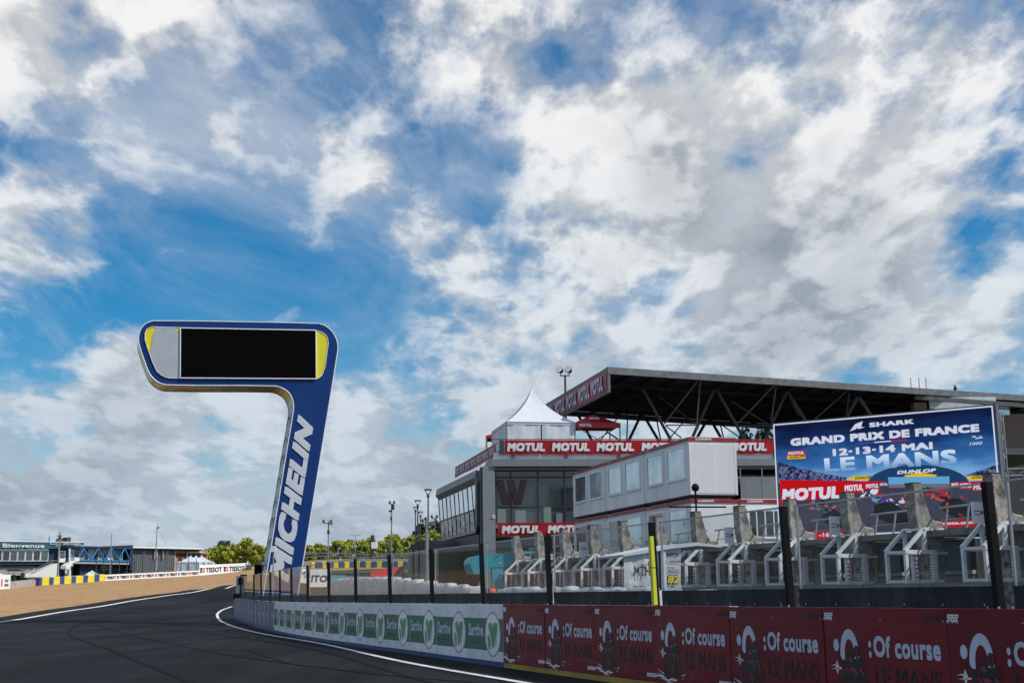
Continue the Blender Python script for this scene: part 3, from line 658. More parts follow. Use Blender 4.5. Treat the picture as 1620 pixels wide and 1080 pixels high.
for i, (p, a) in enumerate(pp):
    g = hz(*p); big = i > 8
    if i > 3:
        q = link('post', post_me, gf, np.array([p[0], p[1], 1.27 + g]) - g0, a)
        if big: link('base_plate', foot_me, q); b_ = link('anchor_bolts', bolt_me, q); b_['kind'] = 'stuff'
    if i + 1 < len(pp):
        p2 = pp[i + 1][0]; e = p2 - p; Ls = np.linalg.norm(e); an = math.atan2(e[1], e[0]); s0 = .27 if big else .07
        if Ls > .5:
            root = np.array([p[0], p[1], 1.27 + (g + hz(*p2)) / 2]) - g0
            pane = sheared(MB().box(s0, Ls - .055, -.006, .006, .20, GH - .02)).build('glass_pane', 'glass_dirty', gf, root, an)
            sheared(MB().bar((s0, 0, GH - .012), (Ls - .05, 0, GH - .012), .03, .022)).build('top_rail', 'rail_grey', gf, root, an)
            skirt = sheared(MB().box(s0 - .01, Ls - .05, -.022, .012, .012, .25)).build('rubber_skirt', 'rubber', gf, root, an)
            if big:
                sb = MB(); nbt = 6
                for t_ in range(nbt):
                    x = s0 + .15 + (Ls - s0 - .35) * t_ / (nbt - 1); sb.tube((x, -.022, .05), (x, -.032, .05), .014, 6)
                sheared(sb).build('bolts', 'galvanised', skirt)['kind'] = 'stuff'
                MB().box(s0 - .012, s0 + .012, -.012, .012, .2, GH - .02).build('pane_edge', 'rail_grey', pane)
# foam pad on one post
p, a = pp[16]
pad = thing('foam_pad', 'bright yellow-green foam sleeve wrapped round one black fence post', 'post pad', (p[0], p[1], 1.29), a)
sheared(MB().prism([(-.047, 0), (.047, 0), (.047, 1.12), (-.047, 1.12)], -.062, .0)).build('foam_sleeve', 'foam_yellow', pad)
sheared(MB().box(-.049, .049, -.065, .002, .60, .612)).build('seam', 'print_black', pad)
# dark signal cabinet closing the wall end
p, a = J[0], math.atan2(*(J[1] - J[0])[::-1])
q = P(381, 945, 83)
cab = thing('signal_light_box', 'tall black light box with a grey side at the far end of the wall', 'light box', (q[0], q[1], hz(q[0], q[1]) + 1.25), .1)
MB().box(-.05, .33, -.2, .2, 0, 1.5).build('black_housing', 'black_steel', cab); MB().box(-.30, -.055, -.18, .18, .35, 1.4).build('grey_panel', 'cladding', cab)
MB().box(-.45, -.05, -.25, .25, -.02, .3).build('base_box', 'black_steel', cab); MB().box(-.15, -.02, -.215, -.2, .9, 1.3).build('lens_panel', 'screen_off', cab)

# ================================================================== sign pylon
def rounded(pts): return [tuple(p) for p in pts]
SF, _ = frame(215, 68.4, 535, 71.4, 0)
sg = hz(SF.O[0], SF.O[1]); SF.O[2] = sg
pylon = thing('sign_pylon', 'giant dark blue flag-shaped pylon carrying a wide black screen above a leaning lettered leg', 'sign pylon', SF.O, SF.a)
def hp(pts, y=0.0): return [SF.hit(a, b, y) for a, b in pts]
leg_r = [(534.4, 548), (533, 562), (507, 720), (478.6, 893)]
outer_px = [(245.5, 506.5), (233, 510), (224.4, 516.7), (219.8, 527), (218.6, 540), (222, 553), (232.5, 583), (237, 592), (243, 599.5), (253, 606.5), (266.7, 609.5),
            (433, 610), (444.4, 612.5), (455.5, 619), (461.5, 628), (464.6, 640), (464, 652), (452, 722), (423, 901)]
outer = hp(outer_px)
def extend(a, b, z):                       # carry a leg edge straight down to height z
    t = (z - a[1]) / (b[1] - a[1]); return (a[0] + (b[0] - a[0]) * t, z)
rl = hp([(507, 720), (478.6, 893)]); outer.append(extend(outer[-2], outer[-1], -.3)); outer.append(extend(rl[0], rl[1], -.3))
outer += hp([(478.6, 893), (507, 720), (533, 562), (534.6, 549), (533, 538), (527, 526), (519, 518), (511, 513.5), (502, 511)])
def chaikin(pts, n=1, keep=.25):
    for _ in range(n):
        q = []
        for i in range(len(pts)):
            a, b = pts[i], pts[(i + 1) % len(pts)]; q += [(a[0] * .75 + b[0] * .25, a[1] * .75 + b[1] * .25), (a[0] * .25 + b[0] * .75, a[1] * .25 + b[1] * .75)]
        pts = q
    return pts
outer = chaikin(outer, 1)
TH = 2.25
MB().flat(outer, 0).build('front_face', 'sign_blue', pylon, recalc=False)
MB().flat(outer[::-1], TH).build('back_face', 'sign_blue', pylon, recalc=False)
def band(pts, y0, y1, sel):
    mb = MB(); n = len(pts)
    for i in range(n):
        a, b = pts[i], pts[(i + 1) % n]
        if sel(a, b): mb.poly([(a[0], y0, a[1]), (a[0], y1, a[1]), (b[0], y1, b[1]), (b[0], y0, b[1])])
    return mb
armz = SF.hit(433, 610)[1]
legsel = lambda a, b: (a[1] + b[1]) / 2 < armz - .9 and a[0] < SF.hit(470, 600)[0] and a[1] > -.2 and abs(a[1] - b[1]) > .02 and a[1] > b[1]
band(outer, .03, TH - .03, lambda a, b: legsel(a, b)).build('grey_leg_side', 'sign_grey', pylon, recalc=False)
band(outer, .03, TH - .03, lambda a, b: not legsel(a, b)).build('gold_side_band', 'sign_gold', pylon, recalc=False)
def trim(pts, r, y):
    mb = MB()
    for i in range(len(pts)): mb.tube((pts[i][0], y, pts[i][1]), (pts[(i + 1) % len(pts)][0], y, pts[(i + 1) % len(pts)][1]), r, 5)
    return mb
trim(outer, .032, 0).build('white_edge', 'sign_trim', pylon); trim(outer, .032, TH).build('white_edge', 'sign_trim', pylon)
inset_l = hp([(240, 517), (285.3, 518.2), (285, 598), (269, 598), (262, 596.5), (255.5, 593.3), (247.8, 586.7), (241, 572), (233.3, 550), (229.5, 537), (229.5, 527), (232.5, 520.5)])
MB().flat(inset_l, -.03).build('yellow_panel', 'sign_yellow', pylon, recalc=False)
pale = hp([(247, 517.6), (276, 518), (282, 527), (285.3, 540), (285.2, 598), (269, 598), (255.5, 593.3), (247.8, 586.7), (238, 564), (236, 555), (240, 548), (241, 532)])
MB().flat(pale, -.05).build('pale_panel', 'sign_grey', pylon, recalc=False)
scr = hp([(285.5, 519), (499.5, 522.7), (500, 599.3), (285, 598)])
MB().prism(scr, -.09, -.002).build('screen', 'screen_off', pylon)
fr_ = MB()
for i in range(4):
    a, b = scr[i], scr[(i + 1) % 4]; fr_.tube((a[0], -.09, a[1]), (b[0], -.09, b[1]), .035, 4)
fr_.build('screen_frame', 'sign_trim', pylon)
MB().flat(hp([(500.5, 522.9), (509, 525.5), (514.5, 529), (517.8, 534.4), (519.3, 543.3), (514.4, 579), (510, 592), (505.5, 596.8), (500.3, 599.3)][::-1]), -.03).build('yellow_panel', 'sign_yellow', pylon, recalc=False)
ring_ = MB()
for poly in (inset_l, hp([(500.5, 522.9), (509, 525.5), (514.5, 529), (517.8, 534.4), (519.3, 543.3), (514.4, 579), (510, 592), (505.5, 596.8), (500.3, 599.3)])):
    for i in range(len(poly)): ring_.tube((poly[i][0], -.045, poly[i][1]), (poly[(i + 1) % len(poly)][0], -.045, poly[(i + 1) % len(poly)][1]), .022, 4)
ring_.build('inset_rim', 'sign_trim', pylon)
# lettering running up the leg, one letter mesh each
b0, b1, t0, t1 = [np.array(SF.hit(*q)) for q in ((456.5, 921), (496.5, 669), (424, 912), (471, 655))]
V, Fc, asp = text_data('MICHELIN', .058, .22)
V = np.array(V); used = [V[:, 0].min()]
me = bpy.data.meshes.new('lettering')
base = b0[None] + (b1 - b0)[None] * V[:, :1]; top = t0[None] + (t1 - t0)[None] * V[:, :1]; pz = base + (top - base) * V[:, 1:2]
me.from_pydata([(p[0], -.04 - v[2] * .001, p[1]) for p, v in zip(pz, V)], [], Fc); me.materials.append(MT['sign_white']); link('lettering', me, pylon)
sb = MB()                                    # round speckled curves on the leg side
for i in range(9):
    z = 1.2 + i * 1.25; pL = extend(outer[36], outer[37], z) if False else None
pm_ = hp([(464, 652), (452, 722), (423, 901)])
for i in range(16):
    t = i / 15; a = np.array(pm_[0]) * (1 - t) + np.array(pm_[2]) * t
    for k in range(7):
        u0, u1 = k / 7 * math.pi, (k + 1) / 7 * math.pi
        f_ = lambda u: (a[0] - .03 + .01 * math.sin(u) + (.16 * -.35 * math.cos(u)) * 0, TH * .5 - TH * .42 * math.cos(u) * (1 if i % 2 else .7), a[1] + (.35 + .1 * (i % 3)) * math.sin(u) * (1 if i % 2 else -1))
        sb.tube(f_(u0), f_(u1), .022, 4)
sb.build('line_pattern', 'print_navy', pylon)
MB().box(extend(rl[0], rl[1], 0)[0] - 1.9, extend(rl[0], rl[1], 0)[0] + .3, -.3, TH + .3, -.6, .12).build('footing', 'concrete_pale', pylon)
# small camera pole in front of the leg
q = P(432, 905, 66)
cp_ = thing('camera_pole', 'thin grey pole with a small white camera before the blue leg', 'camera pole', (q[0], q[1], hz(q[0], q[1])), 0)
zt = P(432, 871, 66)[2] - hz(q[0], q[1])
MB().tube((0, 0, 0), (0, 0, zt), .035, 6).build('pole', 'galvanised', cp_); MB().box(-.12, .12, -.08, .08, zt - .05, zt + .25).build('camera_head', 'sign_trim', cp_)

# ================================================================== pit building (glass pavilion) and its terrace
BF, _ = frame(784, 85.0, 1228, 86.8, 0)
bld = thing('glass_pavilion', 'grey two-storey pavilion with a tall glass front and a slanted mirror-glass side box', 'building', BF.O, BF.a)
def bh(px, py, y=0.0): return BF.hit(px, py, y)
xL = bh(783, 800)[0]; xC = bh(763.5, 800)[0]; xR = 30.0
z_top = bh(800, 697)[1]; z_ban = bh(800, 719)[1]; z_f1 = bh(800, 727)[1]; z_f2 = bh(800, 738)[1]; z_g = bh(800, 738)[1]; z_tr = bh(800, 754.5)[1]; z_mid = bh(800, 802)[1]; z_gb = bh(800, 829)[1]
MB().box(xL - .2, xR, -.35, 18, z_f2, z_f1).build('roof_fascia', 'cladding', bld)
MB().box(xL, xR, -.1, 18, z_f1 + .01, z_ban + .15).build('parapet_slab', 'strip_light', bld)
for i in range(9):
    x = xL + 1.1 + i * 3.52; MB().box(x, x + .2, -.25, -.11, z_f1 + .005, z_ban).build('bracket', 'cladding', bld)
MB().box(xC, xL, -.25, .6, 0, z_f2 - .003).build('corner_column', 'column_grey', bld)
MB().box(xL + .005, xR, .05, 18, -.5, z_gb - .004).build('lower_wall', 'brown_wall', bld)
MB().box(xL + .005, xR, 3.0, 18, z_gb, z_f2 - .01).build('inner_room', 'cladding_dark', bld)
MB().box(xL, xR, -.05, 3.0, z_gb - .25, z_gb - .002).build('floor_edge', 'cladding', bld)
gxs = [bh(x, 800)[0] for x in (784.5, 808.5, 851.5, 893.7, 936, 978, 1020)]
zz = [z_gb, z_mid, z_tr, z_f2 - .25]
for i in range(len(gxs) - 1):
    for j in range(3):
        MB().box(gxs[i] + .05, gxs[i + 1] - .05, .10, .13, zz[j] + .05, zz[j + 1] - .05).build('glass_pane', ('win_mid', 'win_facade', 'win_dark')[j], bld)
    MB().box(gxs[i] - .045, gxs[i] + .045, 0, .16, z_gb, z_f2).build('mullion', 'mullion', bld)
for z in zz[1:]: MB().box(gxs[0] + .05, gxs[-1], .01, .15, z - .045, z + .045).build('transom', 'mullion', bld)
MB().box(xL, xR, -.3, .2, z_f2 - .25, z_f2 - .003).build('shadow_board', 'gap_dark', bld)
# things seen inside the lower glass
for i, (a, b) in enumerate(((787, 800), (815, 832), (860, 872), (880, 890))):
    xa, xb = bh(a, 815)[0], bh(b, 815)[0]; MB().box(xa, xb, -.0, .09, z_gb + .1, z_gb + (1.0, .9, 1.1, .7)[i]).build('blind', ('print_mute', 'column_grey', 'print_mute', 'cladding')[i], bld)
# big letter on the glass
wz = [bh(x, y, -.0) for x, y in ((784.3, 758.4), (797.4, 758.4), (803.5, 784), (808, 766), (808, 758.4), (814.5, 758.4), (821, 784), (824, 758.4), (834, 758.4), (825, 797.8), (812, 797.8), (808.7, 779), (807, 797.8), (793.5, 797.8))]
wz = [bh(x, y) for x, y in ((784.3, 758.4), (796, 758.4), (802.5, 786), (805.5, 770), (803, 758.4), (813.5, 758.4), (819, 786), (824, 758.4), (834, 758.4), (825, 797.8), (813, 797.8), (808.8, 775), (807, 797.8), (795, 797.8))]
MB().prism(wz, -.10, -.06).build('letter', 'w_brown', bld)
# louvre strip between box and column
xa, xb = bh(766, 800)[0], bh(773, 800)[0]
MB().box(xa - .25, xC - .01, -.1, .5, 0, z_f2 - .01).build('louvre_backing', 'cladding_dark', bld)
n_l = 46; lv = MB().prism([(xa + .05, 0), (xb, 0), (xb, .05), (xa + .05, .05)], -.19, -.10).mesh('louvre_blade', 'column_grey')
for i in range(34):
    z = z_gb + .3 + i * (z_f2 - z_gb - .5) / 34
    link('louvre_blade', lv, bld, (0, 0, z))
# slanted spectator box on the track side
LF, LL = frame(694, 102.0, 757.5, 86.2, 0)
sbx = thing('spectator_box', 'grey cantilevered box with a long band of tilted mirror windows beside the glass pavilion', 'spectator box', LF.O, LF.a)
lh = LF.hit
def zpt(px, py): return lh(px, py)
T0, T1 = zpt(697, 790), zpt(756, 763.5); Mi0, Mi1 = zpt(698, 823), zpt(757, 803.5); B0, B1 = zpt(698.5, 857), zpt(758, 843)
ztop = (T0[1] + T1[1]) / 2; zm = (Mi0[1] + Mi1[1]) / 2; zb = (B0[1] + B1[1]) / 2; zr = (zpt(757, 739)[1] + zpt(703, 768)[1]) / 2
xe = zpt(757.5, 800)[0]
DX = 7.0
rp = [(0, ztop), (-.25, ztop + .35), (-.15, ztop + .85), (.25, zr - .25), (.9, zr), (DX, zr + .1), (DX, zb), (.50, zb), (.28, zm)]
mb = MB(); n = len(rp)
mb.add([(0, y, z) for y, z in rp] + [(xe, y, z) for y, z in rp], [tuple(range(n)), tuple(range(2 * n - 1, n - 1, -1))] + [(i, (i + 1) % n, n + (i + 1) % n, n + i) for i in range(n)])
mb.build('box_shell', 'cladding', sbx)
for i in range(12):
    x = i * xe / 12; MB().box(x - .012, x + .012, .3, .92, zr - .22, zr + .03).build('roof_seam', 'cladding_dark', sbx)
NP_ = 9; x_a = .3
for r_, (z0, z1, y0, y1) in enumerate(((zm + .04, ztop - .03, .46, -.06), (zb + .35, zm - .04, .42, .47))):
    for i in range(NP_):
        xa, xb = x_a + i * (xe - .5 - x_a) / NP_ + .03, x_a + (i + 1) * (xe - .5 - x_a) / NP_ - .03; j = random.uniform(-.03, .03)
        if r_ == 0: v = [(xa, .0 + j * .4, ztop - .05), (xb, .0 - j * .4, ztop - .05), (xb, .10, zm + .04), (xa, .10, zm + .04)]
        else: v = [(xa, .12 + j * .5, zm - .04), (xb, .12, zm - .04), (xb, .20 + j * .5, zb + .25), (xa, .20, zb + .25)]
        v2 = [(a, b - .04, c) for a, b, c in v]
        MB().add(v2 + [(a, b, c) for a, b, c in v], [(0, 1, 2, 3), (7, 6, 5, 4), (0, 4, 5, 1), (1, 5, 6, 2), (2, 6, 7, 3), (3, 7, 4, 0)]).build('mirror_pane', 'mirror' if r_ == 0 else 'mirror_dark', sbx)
for i in range(NP_ + 1):
    x = x_a + i * (xe - .5 - x_a) / NP_
    MB().bar((x, -.05, ztop - .05), (x, .06, zm + .02), .05, .06).build('window_bar', 'mullion', sbx); MB().bar((x, .08, zm - .02), (x, .16, zb + .25), .05, .06).build('window_bar', 'mullion', sbx)
MB().box(x_a, xe - .5, .02, .12, zm - .035, zm + .035).build('transom', 'mullion', sbx)
MB().box(0, xe, -.1, .1, zb + .05, zb + .24).build('sill_beam', 'cladding', sbx)
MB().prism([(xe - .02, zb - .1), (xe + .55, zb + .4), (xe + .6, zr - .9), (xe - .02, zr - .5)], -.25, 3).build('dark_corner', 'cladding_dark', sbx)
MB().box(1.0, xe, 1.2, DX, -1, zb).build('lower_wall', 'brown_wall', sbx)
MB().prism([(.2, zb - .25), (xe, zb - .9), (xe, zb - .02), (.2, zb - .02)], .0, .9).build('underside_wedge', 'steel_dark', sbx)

# banners on the terrace rail
def motul(fr, parent, x0, x1, zt, zb, y, m='banner_print', sh=.12):
    h = zt - zb; w = x1 - x0
    return lettering(parent, 'MOTUL', x0, zb, w, h, y, m, .066, sh, .0012)
bn = thing('rail_banner', 'long glossy red banner with repeated white lettering along the terrace rail', 'banner', BF.w(0, -.35, 0), BF.a, 'red banners on the pavilion')
xb0, xb1 = bh(797.5, 705)[0], xR
NB = 10; segs = [xb0 + (xb1 - xb0) * i / NB for i in range(NB + 1)]
def cloth(x0, x1, z0, z1, y, seed, amp=.03, nx=24, nz_=6):
    r = random.Random(seed); ph = [r.uniform(0, 6.3) for _ in range(8)]; mb = MB()
    for j in range(nz_ + 1):
        for i in range(nx + 1):
            u, v = i / nx, j / nz_; d = amp * (math.sin(u * 9 + ph[0] + v * 3) + .6 * math.sin(u * 23 + ph[1] - v * 5) + .4 * math.sin(v * 7 + ph[2] + u * 4)) * .4
            sag = .03 * math.sin(u * math.pi * 3 + ph[3]) * (1 - v)
            mb.v.append((x0 + (x1 - x0) * u, y + d, z0 + (z1 - z0) * v + sag * (z1 - z0)))
    k = nx + 1
    mb.f = [(j * k + i, j * k + i + 1, (j + 1) * k + i + 1, (j + 1) * k + i) for j in range(nz_) for i in range(nx)]; mb.m = [0] * len(mb.f)
    return mb
for i in range(NB): cloth(segs[i], segs[i + 1], z_ban, z_top, 0, i).build('banner_sheet', 'banner_red', bn, recalc=False, smooth=True)
tx = [(801.5, 861), (872, 931), (942, 1001), (1013, 1072), (1083.5, 1141), (1152.5, 1210), (1223, 1280), (1292, 1350), (1362, 1419)]
for a, b in tx:
    xa, xb = bh(a, 705)[0], bh(b, 705)[0]; motul(BF, bn, xa, xb, z_top - .17, z_ban + .19, -.05)
rl_ = MB().bar((xL - .3, .05, z_top + .06), (xR, .05, z_top + .06), .06, .05).build('hand_rail', 'steel_dark', bn)
MB().box(bh(789, 705)[0], xb0 - .03, 0, .05, z_ban, z_top).build('glass_infill', 'win_dark', bn)
b2n = thing('pavilion_banner', 'red creased banner with white lettering hung below the tall glass front', 'banner', BF.w(0, -.3, 0), BF.a, 'red banners on the pavilion')
z1_, z0_ = bh(800, 827.5)[1], bh(800, 847.5)[1]; xa, xb = bh(787, 838)[0], bh(960, 838)[0]
cloth(xa, xb, z0_, z1_, 0, 77, .05, 60).build('banner_sheet', 'banner_red', b2n, recalc=False, smooth=True)
for a, b in ((793, 854), (865.5, 925)): motul(BF, b2n, bh(a, 838)[0], bh(b, 838)[0], z1_ - .15, z0_ + .16, -.06)
SBF, sl_ = frame(720.5, 101.0, 787.5, 84.8, 0)
b3 = thing('side_banner', 'dull red lettered banner climbing along the pavilion roof edge above the slanted windows', 'banner', SBF.O, SBF.a, 'red banners on the pavilion')
zt3 = (SBF.hit(724, 738)[1] + SBF.hit(786, 701)[1]) / 2; zb3 = (SBF.hit(722, 755)[1] + SBF.hit(786, 721)[1]) / 2
cloth(0, sl_ - .2, zb3, zt3, 0, 5, .03, 60).build('banner_sheet', 'banner_red_dull', b3, recalc=False, smooth=True)
for i in range(7): motul(SBF, b3, .25 + i * 2.33, 2.25 + i * 2.33, zt3 - .17, zb3 + .2, -.05, 'print_pale')
MB().bar((0, .05, zt3 + .05), (sl_, .05, zt3 + .05), .05, .05).build('hand_rail', 'steel_dark', b3)
sn = thing('round_sign', 'small round white sign on the grey corner column of the pavilion', 'sign', BF.w(bh(780.5, 817.5)[0], -.26, bh(780.5, 817.5)[1]), BF.a)
MB().tube((0, -.03, 0), (0, 0, 0), .12, 16).build('disc', 'print_white', sn); MB().tube((0, -.036, 0), (0, -.031, 0), .06, 10).build('mark', 'print_darkred2', sn)

# long gallery at the right of the pavilion seen between containers and screen
gal = thing('pit_gallery', 'grey pit gallery with a glass balustrade beyond the stacked containers', 'building', BF.w(0, 0, 0), BF.a)
x0, x1 = bh(1150, 760)[0], bh(1420, 760)[0]
zg = [bh(1200, y)[1] for y in (720, 725.5, 739, 742, 757, 793, 798)]
MB().box(x0, x1, -.6, -.4, zg[3] - .02, zg[2]).build('beam', 'gap_dark', gal)
MB().box(x0, x1, 2.0, 2.2, zg[6], zg[3]).build('dark_back_wall', 'win_dark', gal)
MB().box(x0, x1, -.7, 2.0, zg[6] - .3, zg[5]).build('deck', 'steel_dark', gal)
xs_ = [bh(x, 760)[0] for x in (1168, 1202, 1233, 1264, 1296, 1328, 1360, 1392, 1420)]
for a, b in zip(xs_[:-1], xs_[1:]):
    MB().box(a + .04, b - .04, -.6, -.57, zg[5] + .03, zg[4]).build('balustrade_pane', 'cladding', gal); MB().box(a - .03, a + .03, -.62, -.55, zg[5], zg[3]).build('post', 'galvanised', gal)
MB().bar((x0, -.58, zg[4] + .04), (x1, -.58, zg[4] + .04), .05, .05).build('rail', 'galvanised', gal)
MB().box(x0, x1, .4, 12, -1, zg[6] - .32).build('lower_wall', 'cladding_dark', gal)

# ================================================================== tents and poles on the terrace
def pagoda(parent, w, d, z0, z1, zp, m='tent_white', mw='tent_wall', pw=1.9, wall=True, n=10):
    # local: x 0..w, y 0..d ; curved pyramid roof
    cx, cy = w / 2, d / 2; names = 'roof_sheet'
    cs = [(0, 0), (w, 0), (w, d), (0, d)]
    for s_ in range(4):
        a, b = cs[s_], cs[(s_ + 1) % 4]; mb = MB(); R_ = 8
        for j in range(n + 1):
            t = j / n; k = (1 - t) ** pw if wall else (1 - t); k = k * .985 + .015 * (1 - t)
            ov = 1.03 if j == 0 else 1
            for i in range(R_ + 1):
                u = i / R_; ex = a[0] + (b[0] - a[0]) * u; ey = a[1] + (b[1] - a[1]) * u
                bul = 1 - .05 * math.sin(u * math.pi) * math.sin(t * math.pi)
                mb.v.append((cx + (ex - cx) * k * ov * bul, cy + (ey - cy) * k * ov * bul, z1 + (zp - z1) * t))
        kk = R_ + 1; mb.f = [(j * kk + i, j * kk + i + 1, (j + 1) * kk + i + 1, (j + 1) * kk + i) for j in range(n) for i in range(R_)]; mb.m = [0] * len(mb.f)
        mb.build(names, m, parent, smooth=True)
    mb = MB()
    val = .28 if wall else .3
    MB().box(-.04, w + .04, -.04, -.01, z1 - val * .6, z1 + .01).build('valance', m, parent); MB().box(-.04, -.01, -.04, d, z1 - val * .6, z1 + .01).build('valance', m, parent)
    MB().box(w + .01, w + .04, -.04, d, z1 - val * .6, z1 + .01).build('valance', m, parent); MB().box(-.04, w + .04, d + .01, d + .04, z1 - val * .6, z1 + .01).build('valance', m, parent)
    if wall:
        for s_ in range(4):
            a, b = Vector((*cs[s_], 0)), Vector((*cs[(s_ + 1) % 4], 0))
            for h_ in range(2):
                p0 = a.lerp(b, h_ / 2 + .01); p1 = a.lerp(b, h_ / 2 + .49); L_ = (p1 - p0).length
                c_ = cloth(0, L_, z0, z1, 0, s_ * 3 + h_, .05, 20, 5); ang = math.atan2((p1 - p0).y, (p1 - p0).x)
                c_.build('wall_sheet', mw, parent, p0, ang, recalc=False, smooth=True)
    for c in cs: MB().tube((c[0], c[1], z0), (c[0], c[1], z1), .05, 6).build('leg', 'galvanised', parent)
TB = 11.0
tf_a = frame(805, 88.0, 910, 88.9, 0)[0]
w_ = tf_a.hit(910, 690)[0]; zt_ = tf_a.hit(805, 667)[1]; zb_ = TB - .4; 
tent = thing('marquee_tent', 'tall white pointed marquee standing on the pavilion terrace', 'tent', tf_a.w(0, 0, 0), tf_a.a)
zp_ = P(841, 603, 91)[2]
pagoda(tent, w_, 5.6, zb_, zt_, zp_)
rf = frame(914, 91.0, 981, 91.5, 0)[0]; rw = rf.hit(981, 690)[0]
rt = thing('folding_gazebo', 'red folding gazebo with white lettering on the terrace right of the white marquee', 'gazebo', rf.w(0, 0, 0), rf.a, 'red gazebos on the terrace')
z1 = rf.hit(950, 669)[1]; zpk = P(940, 654, 92.4)[2]
pagoda(rt, rw, 3.0, TB - .3, z1, zpk, 'tent_red', wall=False)
MB().box(-.05, rw + .05, -.06, -.045, z1 - .35, z1 + .02).build('front_valance', 'tent_red', rt)
lettering(rt, 'MOTUL', .35, z1 - .27, .9, .22, -.07, 'print_white', .06, .1, .002); lettering(rt, 'MOTUL', rw * .36, z1 + .32, .75, .14, .38, 'print_white', .06, .1, .002)
for a, b in ((0, 1), (1, 0)): MB().tube((rw * a, 0, TB + .2), (rw * b, 0, z1 - .2), .03, 5).build('brace', 'galvanised', rt)
r2 = thing('folding_gazebo', 'red gazebo corner peeking out behind the left side of the white marquee', 'gazebo', P(769, 690, 96) * [1, 1, 0], 0, 'red gazebos on the terrace')
pagoda(r2, 2.4, 2.4, TB - .3, P(769, 689, 96)[2], P(790, 676, 96)[2], 'tent_red', wall=False)
for px, py0, py1, Y, nm, lb in ((894, 628, 583, 118, 'floodlight_mast', 'dark mast with a pair of round floodlights behind the grandstand roof'),):
    q = P(px, 600, Y); m_ = thing(nm, lb, 'floodlight', (q[0], q[1], 0)); z0, z1 = 8, P(px, 594, Y)[2]; zl = P(px, 586, Y)[2]
    MB().tube((0, 0, z0 - 8), (0, 0, z1), .16, 8, .10).build('pole', 'steel_dark', m_); MB().bar((-.5, 0, z1), (.45, 0, z1), .1, .1).build('cross_arm', 'steel_dark', m_)
    for x in (-.42, .38):
        l_ = MB(); l_.tube((x - .12, -.1, zl + .1), (x + .12, .25, zl - .05), .36, 12, .2).build('floodlight', 'black_steel', m_); MB().tube((x - .15, -.16, zl + .12), (x - .125, -.115, zl + .105), .33, 12).build('lens', 'lamp_glass', m_)
        MB().tube((x, 0, z1), (x, 0, zl), .04, 5).build('bracket', 'steel_dark', m_)

def pb(fr, parent, name, m, r, y0=0.0, y1=.2, floor=False):       # box from a pixel rectangle on a frame
    x0 = fr.hit(r[0], (r[1] + r[3]) / 2, y0)[0]; x1 = fr.hit(r[2], (r[1] + r[3]) / 2, y0)[0]; cx = (r[0] + r[2]) / 2
    z1 = fr.hit(cx, r[1], y0)[1]; z0 = -.3 if floor else fr.hit(cx, r[3], y0)[1]
    return MB().box(x0, x1, y0, y1, z0, z1).build(name, m, parent)
def pp_(fr, parent, name, m, pts, y0=0.0, y1=.2):
    return MB().prism([fr.hit(a, b, y0) for a, b in pts], y0, y1).build(name, m, parent)

# ================================================================== grandstand roof on steel struts
ZR = 16.68
FL_, FR_ = np.array([6.62, 88.0]), np.array([46.0, 105.9]); BL_, BR_ = np.array([2.35, 107.0]), np.array([50.0, 133.5])
can = thing('grandstand_roof', 'huge dark flat grandstand roof held up by slanting steel struts behind the pavilion', 'grandstand roof', (FL_[0], FL_[1], 0))
o0 = np.array([FL_[0], FL_[1]])
def rp_(p): return (p[0] - o0[0], p[1] - o0[1])
mb = MB(); top = [rp_(p) for p in (FL_, FR_, BR_, BL_)]
mb.plan(top, ZR - .12, ZR).build('roof_sheet', 'roof_dark', can)
def beam(p, q, z0, z1, w, nm, m):
    p = np.array(rp_(p)); q = np.array(rp_(q)); e = (q - p) / np.linalg.norm(q - p); n = np.array([-e[1], e[0]]) * w
    return MB().plan([tuple(p), tuple(q), tuple(q + n), tuple(p + n)], z0, z1).build(nm, m, can)
beam(FL_ + [-.05, -.06], FR_ + [0, -.06], ZR - .42, ZR + .06, .22, 'front_fascia', 'roof_fascia')
beam(BL_, FL_ + [-.06, 0], ZR - 1.72, ZR + .05, .18, 'side_fascia', 'roof_fascia')
beam(BR_, BL_, ZR - .55, ZR - .125, -.25, 'rear_beam', 'roof_fascia')
for i in range(1, 22):
    t = i / 22; a = FL_ * (1 - t) + FR_ * t; b = BL_ * (1 - t) + BR_ * t
    beam(a + [.05, .3], b - [0, .4], ZR - .42, ZR - .125, .14, 'purlin', 'roof_dark')
for i in range(1, 5):
    t = i / 5; a = FL_ * (1 - t) + BL_ * t; b = FR_ * (1 - t) + BR_ * t
    beam(a + [.2, 0], b, ZR - .62, ZR - .425, .2, 'girder', 'roof_dark')
def z6(X, Y): return 900 + X / 4.5, 560 + Y / 4.5
def z7(X, Y): return 1200 + X / 3.857, 600 + Y / 3.857
front = [((515, 225), (725, 610), .17), ((935, 165), (680, 495), .09), ((938, 165), (905, 540), .09), ((1040, 235), (865, 625), .17), ((1045, 240), (1250, 610), .17), ((1478, 205), (1205, 490), .09), ((1478, 205), (1440, 470), .09),
         ((1550, 265), (1390, 615), .17), ((1560, 270), (1640, 430), .17), ((690, 505), (900, 505), .07), ((1200, 510), (1430, 510), .07), ((640, 300), (900, 495), .07), ((1160, 335), (1420, 500), .07)]
def ztoY(q, z): 
    hzn = 938.5 - .012 * (q[0] - 810); return (z - 1.5) * 2088 / (hzn - q[1])
